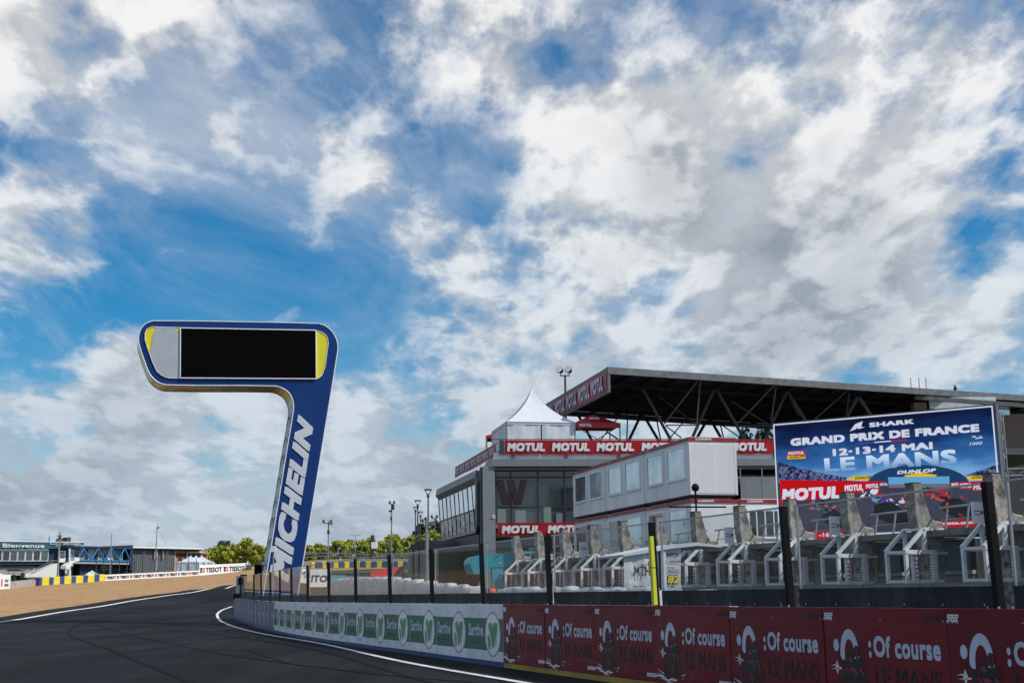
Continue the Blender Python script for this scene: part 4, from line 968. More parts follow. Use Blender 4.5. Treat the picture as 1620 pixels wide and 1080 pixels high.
for a, b, r in front:
    qa, qb = z6(*a), z6(*b); Ya = min(ztoY(qa, ZR - .35), 106) if b[1] > a[1] + 5 and a[1] < 290 else 97
    if Ya > 103 or Ya < 86: Ya = 97
    pa, pb_ = P(*qa, Ya), P(*qb, max(Ya, 91.5) + 1)
    MB().tube(pa - [o0[0], o0[1], 0], pb_ - [o0[0], o0[1], 0], r * .68, 8).build('strut', 'steel_strut', can)
for a, b, r in (((180, 80), (285, 250), .2), ((555, 55), (340, 245), .1), ((558, 55), (535, 225), .1), ((605, 105), (540, 225), .2), ((610, 105), (690, 225), .2)):
    qa, qb = z7(*a), z7(*b); pa, pb_ = P(*qa, 99), P(*qb, 100); MB().tube(pa - [o0[0], o0[1], 0], pb_ - [o0[0], o0[1], 0], r * .68, 8).build('strut', 'steel_strut', can)
for a, b, r in (((70, 440), (165, 618), .17), ((500, 460), (425, 618), .17), ((550, 465), (640, 618), .17), ((400, 385), (220, 618), .07), ((420, 380), (412, 618), .08), ((625, 470), (655, 618), .08), ((810, 490), (700, 618), .07), ((965, 500), (915, 590), .17),
                ((1025, 495), (1080, 590), .17), ((1080, 510), (1100, 590), .08), ((690, 510), (800, 595), .07), ((1090, 505), (1215, 590), .07), ((270, 552), (360, 612), .09)):
    pa, pb_ = P(*z6(*a), 106), P(*z6(*b), 104); MB().tube(pa - [o0[0], o0[1], 0], pb_ - [o0[0], o0[1], 0], r * .72, 8).build('strut', 'steel_dark', can)
for i in range(3):                                   # strips of rooflight showing through
    for j in range(5):
        a = P(*z7(120 + i * 170 + j * 30, 135 + i * 18 + (j % 3) * 9), 112); MB().box(a[0] - o0[0], a[0] - o0[0] + 1.3, a[1] - o0[1], a[1] - o0[1] + .5, ZR - .16, ZR + .03).build('rooflight', 'strip_light', can)
ga = Fr((BL_[0], BL_[1], 0), math.atan2(*(FL_ - BL_)[::-1])); gl_ = float(np.linalg.norm(FL_ - BL_))
rb = thing('roof_banner', 'dull red lettered banner on the sloping end of the grandstand roof', 'banner', ga.w(0, -.03, 0), ga.a)
cloth(.3, gl_ - .25, ZR - 1.55, ZR - .22, -.06, 31, .02, 60).build('banner_sheet', 'banner_red_dull', rb, recalc=False, smooth=True)
for i in range(5): x = gl_ - .45 - (i + 1) * 3.45; lettering(rb, 'MOTUL', x, ZR - 1.42, 3.0, 1.05, -.12, 'print_pale', .062, .12, .004)
# terrace deck carrying it all, dark seating block behind
dk = thing('terrace_deck', 'flat grey terrace deck behind the red rail banners', 'terrace', BF.w(0, 0, 0), BF.a)
MB().box(xL + .4, 40, .3, 30, TB - .55, TB - .1).build('deck_slab', 'cladding_dark', dk)
st = thing('seating_block', 'dark raked seating block beyond the long red rail banner', 'seating', P(1170, 693, 112) * [1, 1, 0], .3)
MB().prism([(0, 9), (0, z_top + 1.2), (4, z_top + 2.6), (26, z_top + 3.2), (26, 9)], 0, 8).build('raked_tier', 'steel_dark', st)

# right-hand end: lower beam, sheets, brown wall
rw_ = frame(1440, 100, 1640, 100)[0]
rt_ = thing('stand_end_wall', 'brown end wall with pale sheets under the grandstand roof behind the big screen', 'building', rw_.O, rw_.a)
pb(rw_, rt_, 'brown_cladding', 'brown_wall', (1500, 655, 1660, 930), 1.0, 6, True)
pb(rw_, rt_, 'pale_sheet', 'white_sheet', (1470, 628, 1576, 646), .6, .7); pb(rw_, rt_, 'pale_sheet', 'win_sky', (1577, 640, 1597, 656), .6, .7); pb(rw_, rt_, 'wood_box', 'wood', (1446, 636, 1466, 648), 0, .8)
a, b = rw_.hit(1446, 629), rw_.hit(1660, 645); MB().bar((a[0], -.2, a[1]), (b[0], -.2, b[1]), .3, .32).build('lower_beam', 'roof_fascia', rt_)
for x in (1441, 1454, 1465): 
    a = P(x, 606, 100); b = P(x, 616, 100); m_ = thing('roof_antenna', {1441: 'leftmost', 1454: 'middle', 1465: 'rightmost'}[x] + ' of three thin antennas on the grandstand roof edge', 'antenna', a * [1, 1, 0] + [0, 0, ZR], 0, 'antennas on the grandstand roof'); MB().tube((0, 0, 0), (0, 0, 1.0), .03, 4).build('rod', 'steel_dark', m_)
bd = P(1511, 613, 100.9); bd[2] = ZR + .06 + .15; bird = thing('bird', 'small dark bird perched on the grandstand roof edge', 'bird', (bd[0], bd[1], bd[2]))
MB().lathe([(0, -.15), (.12, -.08), (.15, .05), (.08, .18), (0, .2)], 8).build('body', 'cloth_black', bird, smooth=True); MB().tube((.08, 0, .2), (-.12, 0, .3), .06, 6, .03).build('head', 'cloth_black', bird)

# ================================================================== stacked office containers
kc = KX(1098.5); CO = np.array([kc * 61.8, 61.8]); ca = math.atan2(-.966, .259)
CF = Fr((CO[0], CO[1], 0), ca)
CLn, CW, CH = 6.1, 2.44, 2.83
def container(label, x1, y0, z0, wins=2, endwin=False, tone='container'):
    t = thing('office_container', label, 'container', CF.w(x1, y0, z0), CF.a, 'stacked office containers')
    MB().box(-CLn, -.02, .02, CW, .10, CH - .30).build('side_walls', tone, t)
    MB().box(-CLn + .1, -.08, .08, CW - .08, .0, .10).build('floor_frame', 'gap_dark', t)
    for x in (-CLn, -.12):
        for y in (0, CW - .12): MB().box(x, x + .125, y, y + .125, .1, CH - .3).build('corner_post', 'container_end' if x > -1 else 'container', t)
    MB().box(-.015, .0, .13, CW - .13, .16, CH - .32).build('end_panel', 'container_end', t); MB().box(0, .006, CW / 2 - .012, CW / 2 + .012, .16, CH - .32).build('end_joint', 'container', t)
    MB().box(-CLn - .02, .02, -.03, CW + .03, CH - .17, CH).build('red_rail', 'container_red', t)
    MB().box(-CLn + .02, -.02, .0, CW, CH - .298, CH - .172).build('rail_groove', 'gap_dark' if z0 < 0 else 'container_end', t)
    MB().box(-CLn + .3, -.3, .2, CW - .2, CH, CH + .06).build('roof_sheet', 'container_end', t)
    for i in range(wins):
        a, b = (-CLn + .42, -CLn + 2.72) if i == 0 else (-CLn + 3.25, -CLn + 5.65)
        w_ = MB(); z_a, z_b = .98, 2.38
        for r in ((a, b, z_a - .12, z_a), (a, b, z_b, z_b + .12), (a, a + .14, z_a, z_b), (b - .14, b, z_a, z_b)): w_.box(r[0], r[1], -.05, .019, r[2], r[3])
        w_ = w_.build('window', 'window_frame', t)
        MB().box(a + .14, b - .14, -.02, -.005, z_a, z_b).build('pane', 'win_sky' if z0 > 5 or (i + int(z0)) % 2 else 'win_mid', w_)
    lettering(t, 'LOXAM', -CLn + .35, CH - .135, .75, .1, -.034, 'print_pale', .05, 0, .001)
    q = lettering(None, 'LOXAM', .35, CH - .14, .8, .11, -.026, 'print_white', .06, 0, .001); q.parent = t; q.rotation_euler = (0, 0, math.pi / 2)
    if endwin:
        w_ = MB(); y0_, y1_ = .3, 2.2
        for r in ((y0_, y1_, .95, 1.07), (y0_, y1_, 2.28, 2.42), (y0_, y0_ + .12, 1.07, 2.28), (y1_ - .12, y1_, 1.07, 2.28)): w_.box(.0, .06, r[0], r[1], r[2], r[3])
        w_ = w_.build('window', 'window_frame', t); MB().box(.01, .03, y0_ + .12, y1_ - .12, 1.07, 2.28).build('pane', 'win_dark', w_)
        for k in range(3): MB().box(.03, .07, y0_ + .45 + k * .45, y0_ + .51 + k * .45, 1.07, 2.28).build('window_bar', 'window_frame', w_)
    return t
LV = ('ground level', 'middle level', 'top level'); NR = ('the one with the white end face', 'in the middle of its row', 'against the pavilion banner')
for lv_ in range(3):
    for k in range(3):
        container('two-window office container at %s, %s' % (LV[lv_], NR[k]), -k * (CLn + .06), 0, lv_ * 2.945 + .03)
for lv_ in range(2): container('white container end with a barred window, %s of the rear row beside the screen' % LV[lv_] if lv_ else 'white container end at ground level of the rear row beside the screen', 0, CW + .1, lv_ * 2.945 + .03, 0, True)
cg_ = thing('gas_lamp', 'black pole lamp with a round head before the corner of the stacked containers', 'lamp', P(1105, 900, 52) * [1, 1, 0])
zt_ = P(1104, 771, 52)[2]; MB().tube((0, 0, 0), (0, 0, zt_ - .15), .04, 6).build('pole', 'black_steel', cg_); MB().lathe([(0, -.18), (.14, -.1), (.16, .02), (.1, .14), (0, .18)], 10).build('head', 'black_steel', cg_, (0, 0, zt_)); MB().bar((-1.1, 0, zt_ - .75), (1.2, 0, zt_ - .78), .06, .06).build('cross_arm', 'black_steel', cg_)

# ================================================================== concrete signalling wall with its fins
PO = np.array([KX(1169) * 41.2, 41.2]); PF = Fr((PO[0], PO[1], 0), math.atan2(-.937, .349))
sw = thing('signalling_wall', 'long weathered concrete pit wall with tall tapering fins and a railed gangway', 'pit wall', PF.O, PF.a)
prof = [(0, 4.12), (.28, 4.12), (.34, 3.8), (.48, 3.33), (.60, 3.18), (.86, 3.16), (.88, 2.95), (.86, 2.5), (.80, 1.6), (.80, 0), (.34, 0), (.34, 1.9), (.26, 2.5), (.10, 2.95), (.02, 3.3)]
mb = MB(); n = len(prof)
mb.add([(-.17, a, z) for a, z in prof] + [(.17, a, z) for a, z in prof], [tuple(range(n)), tuple(range(2 * n - 1, n - 1, -1))] + [(i, (i + 1) % n, n + (i + 1) % n, n + i) for i in range(n)])
fin = bevel(mb.mesh('concrete_fin', 'concrete_old'), .025)
cap_ = MB().box(-.172, .172, -.004, .284, 4.12, 4.14).mesh('fin_cap', 'steel_dark')
SP = 2.9; I0, I1 = -7, 7
gate_bars = MB()
def cage():
    g = MB(); B = .085
    for x in (-.42, .34):
        g.bar((x, -.46, 1.7), (x, -.46, 2.40), B, B); g.bar((x, .36, 1.7), (x, .36, 2.40), B * 1.6, B * 1.6)
        g.bar((x, -.50, 2.40), (x, .44, 2.40), B * 1.2, B * 1.2); g.bar((x, -.50, 1.68), (x, .62, 1.68), B, B)
        g.bar((x, -.50, 2.42), (x, .12, 2.97), B, B); g.bar((x, .12, 2.40), (x, .12, 2.97), B, B); g.bar((x, .12, 2.97), (x, .42, 2.97), B * .7, B)
    for y, z in ((-.46, 1.68), (.36, 1.68), (-.46, 2.40), (.12, 2.97), (.36, 2.4)): g.bar((-.42, y, z), (.34, y, z), B * .7, B * .7)
    return g
cg1 = cage().mesh('frame', 'white_metal')
pole_w = MB().tube((.40, -.20, 1.72), (.40, -.20, 2.36), .032, 6).mesh('striped_pole', 'print_white')
pr_ = MB()
for i in range(6): pr_.tube((.40, -.20, 1.75 + i * .105), (.40, -.20, 1.80 + i * .105), .035, 6)
pole_r = pr_.mesh('red_bands', 'print_red')
mesh_g = MB()
for i in range(9): mesh_g.bar((.36, .22, 1.75 + i * .07), (.36, .34, 1.75 + i * .07), .015, .02)
mesh_g = mesh_g.mesh('grille', 'black_steel'); plate = MB().box(.28, .30, -.44, -.30, 1.72, 2.0).mesh('lower_plate', 'cladding_dark'); shelf = MB().box(.30, .40, .44, .78, 2.34, 2.40).box(.30, .40, .44, .70, 2.93, 2.99).mesh('bracket', 'white_metal')
pl_ = MB().box(0.15, SP - .2, .40, .55, 0, 1.62).mesh('low_parapet', 'concrete')
slab = MB().box(.17, SP - .17, .36, 2.1, 2.78, 2.93).mesh('gangway_slab', 'concrete')
pan = MB().box(.40, 1.35, 1.98, 2.02, 1.98, 2.70).mesh('blue_window', 'blue_wall'); post_c = MB().box(1.36, 1.62, 1.9, 2.06, 0, 2.775).mesh('concrete_post', 'concrete_pale')
slat = MB().box(.18, SP - .18, 1.95, 2.0, 0, .10).mesh('shutter_slat', 'louvre'); rear = MB().box(.15, SP - .15, 2.07, 2.15, 0, 2.77).mesh('rear_wall', 'gap_dark')
lint = MB().box(.17, SP - .17, 1.93, 2.05, 1.86, 1.96).mesh('lintel', 'concrete_pale')
for i in range(I0, I1 + 1):
    x = i * SP
    o_ = link('concrete_fin', fin, sw, (x, 0, 0)); o_.scale.z = 1 + .006 * math.sin(i * 3.1); link('fin_cap', cap_, o_)
    link('gangway_slab', slab, sw, (x, 0, 0)); link('rear_wall', rear, sw, (x, 0, 0)); link('concrete_post', post_c, sw, (x, 0, 0)); link('low_parapet', pl_, sw, (x, 0, 0))
    link('lintel', lint, sw, (x, 0, 0))
    link('blue_window', pan, sw, (x - .05, 0, 0)); link('blue_window', pan, sw, (x + 1.25, 0, 0))
    if i > -8:
        for k in range(13): link('shutter_slat', slat, sw, (x, 0, .28 + k * .12))
    rl = MB(); r2_ = MB()
    y_ = .72
    link('gangway_rail', MB().tube((.3, y_, 3.48), (1.5, y_, 3.55), .028, 6).tube((1.55, y_, 3.50), (2.55, y_, 3.52), .028, 6).tube((.4, y_, 3.18), (2.5, y_, 3.2), .015, 5).mesh('gangway_rail', 'galvanised'), sw, (x, 0, 0)) if False else None
    rr = MB().tube((.25, y_, 3.5), (2.6, y_, 3.52), .028, 6).build('hand_rail', 'rail_grey', sw, (x, 0, 0)); MB().tube((.3, y_, 3.2), (2.55, y_, 3.2), .014, 5).build('mid_rail', 'rail_grey', sw, (x, 0, 0))
    for a in (.55, 1.35, 2.15): MB().bar((a, y_ - .12, 2.93), (a, y_, 3.5), .05, .03).build('rail_post', 'rail_grey', sw, (x, 0, 0))
    if i < I1:
        d_p = 'pale steel signalling cage on the concrete fin '
        xp = x; lab = {-3: 'pale steel cage on the fin just right of the white team tent', -2: 'pale steel cage partly hidden behind the white team tent', -1: 'pale steel cage between the team tent and the containers corner', 0: 'pale steel cage below the barred container window', 1: 'pale steel cage left of the black post before the screen', 2: 'pale steel cage right of the black post, under the left part of the screen', 3: 'pale steel cage under the middle of the screen', 4: 'pale steel cage beside the thick black post at the screen edge'}.get(i, 'steel cage %s left of the white team tent' % ('first', 'second', 'third', 'fourth', 'fifth', 'sixth', 'seventh', 'eighth', 'ninth')[-4 - i] if i < -3 else 'steel cage %s right of the screen edge' % ('first', 'second', 'third')[(i - 5) % 3])
        c_ = thing('signalling_cage', lab, 'steel cage', PF.w(x - .02, 0, 0), PF.a, 'steel cages on the signalling wall')
        link('frame', cg1, c_); sp_ = link('striped_pole', pole_w, c_); link('red_bands', pole_r, sp_); link('grille', mesh_g, c_)['kind'] = 'stuff'; link('lower_plate', plate, c_); link('bracket', shelf, c_)
    if i % 2 == 0 and -6 < i < 6:
        lab = {-4: 'small white board on a far concrete fin above the tent', -2: 'small white board on the fin beside the yellow-green pad', 0: 'small white board on the fin before the white container end', 2: 'small white board on the fin before the left half of the screen', 4: 'small white board on the fin at the right edge of the screen'}.get(i, 'small white board on a concrete fin')
        s_ = thing('white_board', lab, 'sign', PF.w(x - .24, -.13, 2.98), PF.a + math.pi / 2, 'white boards on the fins')
        MB().box(-.16, .16, -.02, .02, 0, .50).build('board', 'print_white', s_)
        lettering(s_, 'ouest', -.12, .27, .17, .05, -.022, 'print_darkred2', .03, 0, .0005); lettering(s_, 'france', -.12, .19, .17, .05, -.022, 'print_darkred2', .03, 0, .0005); MB().tube((.10, -.024, .25), (.10, -.02, .25), .045, 12).build('roundel', 'print_darkred2', s_)
# a small plastic chair and crate on the gangway
ch = thing('gangway_box', 'black equipment box on the gangway before the white container', 'equipment box', PF.w(-.9, .9, 2.93), PF.a)
MB().box(-.4, .25, -.15, .2, .18, .55).build('case', 'black_steel', ch)
for x in (-.35, .2): MB().bar((x, 0, 0), (x, 0, .18), .04, .04).build('leg', 'black_steel', ch)

# ================================================================== giant event screen
LS, LW = frame(1229, 45.0, 1577, 41.0, 0)
def sh(px, py): return LS.hit(px, py)
zt_ = (sh(1229, 672)[1] + sh(1576, 641)[1]) / 2; zb_ = (sh(1240, 862)[1] + sh(1578, 849)[1]) / 2
xl_, xr_ = sh(1230, 760)[0], sh(1577, 700)[0]
led = thing('event_screen', 'large bright outdoor screen showing a blue and red motorcycle race poster', 'screen', LS.O, LS.a)
MB().box(xl_ - .06, xr_ + .06, .0, .35, zb_ - .06, zt_ + .06).build('screen_casing', 'cladding_dark', led)
for x in (xl_ + 1.2, xr_ - 1.2):
    MB().box(x - .12, x + .12, .4, .64, -.2, zt_ - .4).build('support_leg', 'steel_dark', led)
def emat(name, fn):
    m = bpy.data.materials.new(name); m.use_nodes = True; t = m.node_tree; b = t.nodes['Principled BSDF']; b.inputs['Base Color'].default_value = (.01, .01, .012, 1); b.inputs['Roughness'].default_value = .7; b.inputs['Specular IOR Level'].default_value = .03; b.inputs['Emission Strength'].default_value = 1.05
    t.links.new(fn(t), b.inputs['Emission Color']); MT[name] = m
def f_sky(t):
    tcn = t.nodes.new('ShaderNodeTexCoord'); s = t.nodes.new('ShaderNodeSeparateXYZ'); t.links.new(tcn.outputs['Object'], s.inputs[0])
    n = t.nodes.new('ShaderNodeTexNoise'); n.inputs['Scale'].default_value = 1.1; n.inputs['Detail'].default_value = 6; mp = t.nodes.new('ShaderNodeMapping'); mp.inputs[3].default_value = (.6, 1, 1.8); t.links.new(tcn.outputs['Object'], mp.inputs[0]); t.links.new(mp.outputs[0], n.inputs['Vector'])
    a = t.nodes.new('ShaderNodeMapRange'); a.inputs[1].default_value = zb_ + 1.4; a.inputs[2].default_value = zt_; t.links.new(s.outputs[2], a.inputs[0])
    c = t.nodes.new('ShaderNodeMath'); c.operation = 'MULTIPLY_ADD'; t.links.new(n.outputs[0], c.inputs[0]); c.inputs[1].default_value = -.5; t.links.new(a.outputs[0], c.inputs[2])
    r = t.nodes.new('ShaderNodeValToRGB'); t.links.new(c.outputs[0], r.inputs[0]); e = r.color_ramp.elements
    e[0].position = -.0; e[0].color = (.16, .36, .62, 1); e[1].position = .72; e[1].color = (.002, .006, .032, 1)
    k = e.new(.18); k.color = (.035, .15, .40, 1); k = e.new(.45); k.color = (.006, .03, .13, 1); return r.outputs[0]
emat('art_sky', f_sky)
def f_crowd(t):
    tcn = t.nodes.new('ShaderNodeTexCoord'); n = t.nodes.new('ShaderNodeTexVoronoi'); n.inputs['Scale'].default_value = 16; t.links.new(tcn.outputs['Object'], n.inputs['Vector'])
    r = t.nodes.new('ShaderNodeValToRGB'); t.links.new(n.outputs['Color'], r.inputs[0]); e = r.color_ramp.elements; e[0].position = .3; e[0].color = (.006, .01, .05, 1); e[1].position = .85; e[1].color = (.14, .17, .34, 1); return r.outputs[0]
emat('art_crowd', f_crowd)
def f_le(t):
    tcn = t.nodes.new('ShaderNodeTexCoord'); s = t.nodes.new('ShaderNodeSeparateXYZ'); t.links.new(tcn.outputs['Object'], s.inputs[0])
    a = t.nodes.new('ShaderNodeMapRange'); a.inputs[1].default_value = LEZ[0]; a.inputs[2].default_value = LEZ[1]; t.links.new(s.outputs[2], a.inputs[0])
    r = t.nodes.new('ShaderNodeValToRGB'); t.links.new(a.outputs[0], r.inputs[0]); e = r.color_ramp.elements; e[0].color = (.10, .26, .50, 1); e[1].color = (.62, .72, .88, 1); return r.outputs[0]
_, l0 = sh(*z7(400, 568)); _, l1 = sh(*z7(400, 478)); LEZ = (l0, l1); emat('art_fade', f_le)
for k, c in (('art_white', (.62, .65, .78)), ('art_red', (.50, .006, .012)), ('art_yellow', (.70, .48, .02)), ('art_navy', (.012, .05, .13)), ('art_black', (.004, .004, .006)), ('art_track', (.045, .045, .075)), ('art_blue', (.12, .35, .62)), ('art_purple', (.10, .04, .35)), ('art_green', (.03, .22, .12)), ('art_orange', (.6, .07, .02)), ('art_pink', (.45, .10, .14)), ('art_grey', (.14, .15, .2)), ('art_steel', (.03, .07, .14))):
    MT[k] = mat(k, c, emit=.95)
lay = [0]
def art(pts, m, name='artwork', raw=False):
    lay[0] += 1; y = -.002 - lay[0] * .0005
    q = [z7(*p) for p in pts]; q = [sh(*p) for p in q]
    q = [(min(max(a, xl_), xr_), min(max(b, zb_), zt_)) for a, b in q]
    return MB().flat(q, y).build(name, m, led, recalc=False)
def ell_(cx, cy, rx, ry, n=20, a0=0, a1=2 * math.pi, rot=0): return [(cx + rx * math.cos(a0 + (a1 - a0) * i / n) * math.cos(rot) - ry * math.sin(a0 + (a1 - a0) * i / n) * math.sin(rot), cy + rx * math.cos(a0 + (a1 - a0) * i / n) * math.sin(rot) + ry * math.sin(a0 + (a1 - a0) * i / n) * math.cos(rot)) for i in range(n)]
MB().flat([(xl_, zb_), (xr_, zb_), (xr_, zt_), (xl_, zt_)], -.002).build('poster_sky', 'art_sky', led, recalc=False)
art([(110, 500), (250, 540), (400, 572), (540, 598), (540, 622), (110, 640)], 'art_crowd', 'crowd_picture'); art([(1230, 600), (1330, 560), (1420, 530), (1480, 515), (1480, 600)], 'art_crowd', 'crowd_picture')
art([(100, 640), (540, 615), (800, 630), (1160, 640), (1480, 650), (1490, 960), (140, 1020)], 'art_track', 'track_picture')
art([(525, 612), (590, 588), (712, 586), (690, 616)], 'art_yellow'); art([(1262, 588), (1450, 588), (1452, 612), (1290, 614)], 'art_yellow')
art(ell_(975, 642, 312, 122, 24, math.pi, 2 * math.pi) + [(1287, 642)], 'art_navy', 'arch_picture')
art([(885, 586), (980, 566), (1090, 582), (1080, 592), (900, 594)], 'art_yellow'); art([(790, 596), (1165, 590), (1165, 636), (795, 644)], 'art_blue')
art([(795, 640), (1165, 634), (1165, 660), (795, 660)], 'art_grey')
art([(130, 612), (780, 622), (740, 645), (640, 680), (560, 706), (195, 745), (180, 790), (135, 770)], 'art_red', 'red_band'); art([(1168, 630), (1450, 612), (1455, 700), (1300, 672), (1168, 655)], 'art_red', 'red_band')
def at(s, x0, yt, yb, x1, m='art_white', bold=.035, shear=0.0):
    lay[0] += 1; y = -.002 - lay[0] * .0005
    a, z1_ = sh(*z7(x0, yt)); _, z0_ = sh(*z7(x0, yb)); b, _ = sh(*z7(x1, yb)); o = lettering(led, s, a, z0_, b - a, z1_ - z0_, y, m, bold, shear, .00005); lay[0] += 1; return o
at('SHARK', 675, 264, 292, 952, bold=.05); art([(557, 316), (590, 272), (637, 254), (626, 290), (650, 290), (622, 300), (600, 300), (608, 284), (592, 304)], 'art_white', 'fin_logo')
at('GRAND PRIX DE FRANCE', 195, 360, 406, 1356, bold=.06); art([(610, 388), (708, 381), (708, 388), (610, 394)], 'art_purple'); art([(708, 380), (810, 372), (810, 379), (708, 387)], 'art_white'); art([(810, 371), (910, 364), (910, 371), (810, 379)], 'art_red')
at('12·13·14 MAI', 452, 424, 467, 1068, bold=.05)
at('LE MANS', 400, 480, 566, 1216, 'art_fade', .04)
art([(176, 440), (286, 432), (286, 462), (176, 466)], 'art_red'); at('MOTUL', 182, 443, 461, 280, bold=.05, shear=.1); art([(176, 467), (286, 463), (286, 482), (176, 487)], 'art_yellow'); at('DUNLOP', 188, 470, 483, 284, 'art_black', .03, .2)
at('1000', 1286, 384, 402, 1368, bold=.01, shear=.3); art([(1306, 345), (1330, 345), (1325, 352), (1302, 352)], 'art_white'); art([(1326, 356), (1372, 350), (1366, 357), (1322, 364)], 'art_white'); art([(1345, 345), (1362, 344), (1352, 350)], 'art_white')
at('DUNLOP', 845, 556, 578, 1086, bold=.05, shear=.2); at('DUNLOP', 590, 593, 610, 690, 'art_black', .03, .2); at('DUNLOP', 1300, 592, 606, 1400, 'art_black', .03, .2)
at('MOTUL', 142, 668, 742, 500, bold=.062, shear=.12); at('MOTUL', 525, 644, 682, 640, bold=.06, shear=.12); at('MOTUL', 655, 638, 664, 735, bold=.05, shear=.12); at('MOTUL', 742, 633, 649, 790, bold=.05, shear=.12)
at('MOTUL', 1178, 632, 652, 1224, bold=.05, shear=.12); at('MOTUL', 1230, 634, 663, 1302, bold=.05, shear=.12); at('MOTUL', 1310, 634, 674, 1440, bold=.06, shear=.12)
rr_ = random.Random(5)
def bike(cx, cy, w, h, cols, tilt):
    art(ell_(cx + w * .12, cy + h * .28, w * .34, h * .30, 20, rot=tilt), 'art_black', 'tyre_picture')
    for i in range(46):
        t = rr_.random(); x = cx + max(min(rr_.gauss(0, .28), .5), -.42) * w; y = max(cy - h * .12 + rr_.gauss(0, .17) * h + (x - cx) * tilt, cy - h * .42); s = rr_.uniform(.035, .11) * w; a = rr_.uniform(0, 3.14)
        c, d = math.cos(a), math.sin(a) * .8
        art([(x - s * c, y - s * d), (x + s * .35 * d, y - s * .45 * c), (x + s * c, y + s * d), (x - s * .4 * d, y + s * .35 * c)], rr_.choice(cols), 'rider_picture')
    art(ell_(cx + w * .22, cy + h * .25, w * .30, h * .22, 20, rot=tilt + .35), 'art_black', 'tyre_picture'); art(ell_(cx - w * .18, cy - h * .42, w * .07, h * .09, 12), cols[0], 'helmet_picture')
bike(1180, 745, 330, 170, ['art_red', 'art_red', 'art_orange', 'art_black', 'art_steel', 'art_pink', 'art_black'], .28)
bike(930, 760, 150, 130, ['art_orange', 'art_red', 'art_black'], .1); bike(450, 815, 280, 150, ['art_black', 'art_steel', 'art_black', 'art_grey', 'art_green', 'art_pink', 'art_navy'], .25)
bike(770, 765, 330, 190, ['art_white', 'art_purple', 'art_white', 'art_red', 'art_black', 'art_blue', 'art_purple'], .3)
art([(200, 930), (545, 922), (545, 990), (200, 1004)], 'art_red'); at('TOUT -16 ans', 235, 940, 966, 520, bold=.05); at('POUR UN ADULTE', 350, 978, 990, 500, bold=.03)
art([(724, 935), (872, 928), (872, 975), (724, 984)], 'art_white'); at('DOUCEURS', 736, 944, 954, 850, 'art_pink', .03); art([(880, 930), (972, 924), (972, 968), (880, 975)], 'art_white'); at('Sarthe', 888, 944, 966, 960, 'art_green', .05)
art([(935, 880), (1345, 850), (1345, 896), (935, 912)], 'art_red'); at('moto.com', 1120, 868, 888, 1325, bold=.05, shear=.1)
art([(1155, 915), (1330, 906), (1330, 946), (1155, 956)], 'art_white'); art([(1172, 925), (1318, 915), (1318, 942), (1172, 950)], 'art_black'); at('CANAL+', 1184, 927, 946, 1308, bold=.05)
art([(1340, 908), (1470, 900), (1470, 935), (1340, 945)], 'art_white'); art([(1365, 915), (1400, 913), (1400, 932), (1365, 935)], 'art_red'); art([(1430, 910), (1466, 907), (1466, 924), (1430, 928)], 'art_red')
art([(1142, 700), (1200, 690), (1200, 700)], 'art_black') if False else None
lay[0] += 1; yb_ = -.004 - lay[0] * .0005; bd__ = MB()
for a, b, c, d in ((xl_, xr_, zt_ - .045, zt_), (xl_, xr_, zb_, zb_ + .04), (xl_, xl_ + .045, zb_ + .041, zt_ - .046), (xr_ - .045, xr_, zb_ + .041, zt_ - .046)): bd__.flat([(a, c), (b, c), (b, d), (a, d)], yb_)
bd__.build('picture_border', 'art_white', led, recalc=False)
# ================================================================== truss tower
tq = P(1597, 900, 52); tw = thing('truss_tower', 'pale aluminium lattice tower right of the big screen', 'truss tower', (tq[0], tq[1], 0), -.1)
zt_ = P(1597, 652, 52)[2]; hw = .19
for sx in (-1, 1):
    for sy in (-1, 1): MB().tube((sx * hw, sy * hw, 0), (sx * hw, sy * hw, zt_), .028, 6).build('chord', 'rail_grey', tw)
nb = int(zt_ / .38); br = MB()
for i in range(nb):
    z0, z1 = i * .38, (i + 1) * .38; s = 1 if i % 2 else -1
    for f in (-1, 1): br.tube((-hw * s, f * hw, z0), (hw * s, f * hw, z1), .014, 4); br.tube((f * hw, -hw * s, z0), (f * hw, hw * s, z1), .014, 4)
br.build('lacing', 'rail_grey', tw)['kind'] = 'stuff'
for zz_ in (zt_ - .1, P(1597, 712, 52)[2], P(1610, 722, 52)[2] - .5):
    L0, L1 = (-1.6, -hw) if zz_ != P(1610, 722, 52)[2] - .5 else (hw, 2.2)
    for dy in (-.15, .15):
        for dz in (0, -.28): MB().tube((L0, dy, zz_ + dz), (L1, dy, zz_ + dz), .024, 5).build('arm_chord', 'rail_grey', tw)
    br = MB(); k = 5
    for i in range(k):
        xa = L0 + (L1 - L0) * i / k; xb = L0 + (L1 - L0) * (i + 1) / k
        for dy in (-.15, .15): br.tube((xa, dy, zz_ - (.28 if i % 2 else 0)), (xb, dy, zz_ - (0 if i % 2 else .28)), .013, 4)
    br.build('arm_lacing', 'rail_grey', tw)['kind'] = 'stuff'

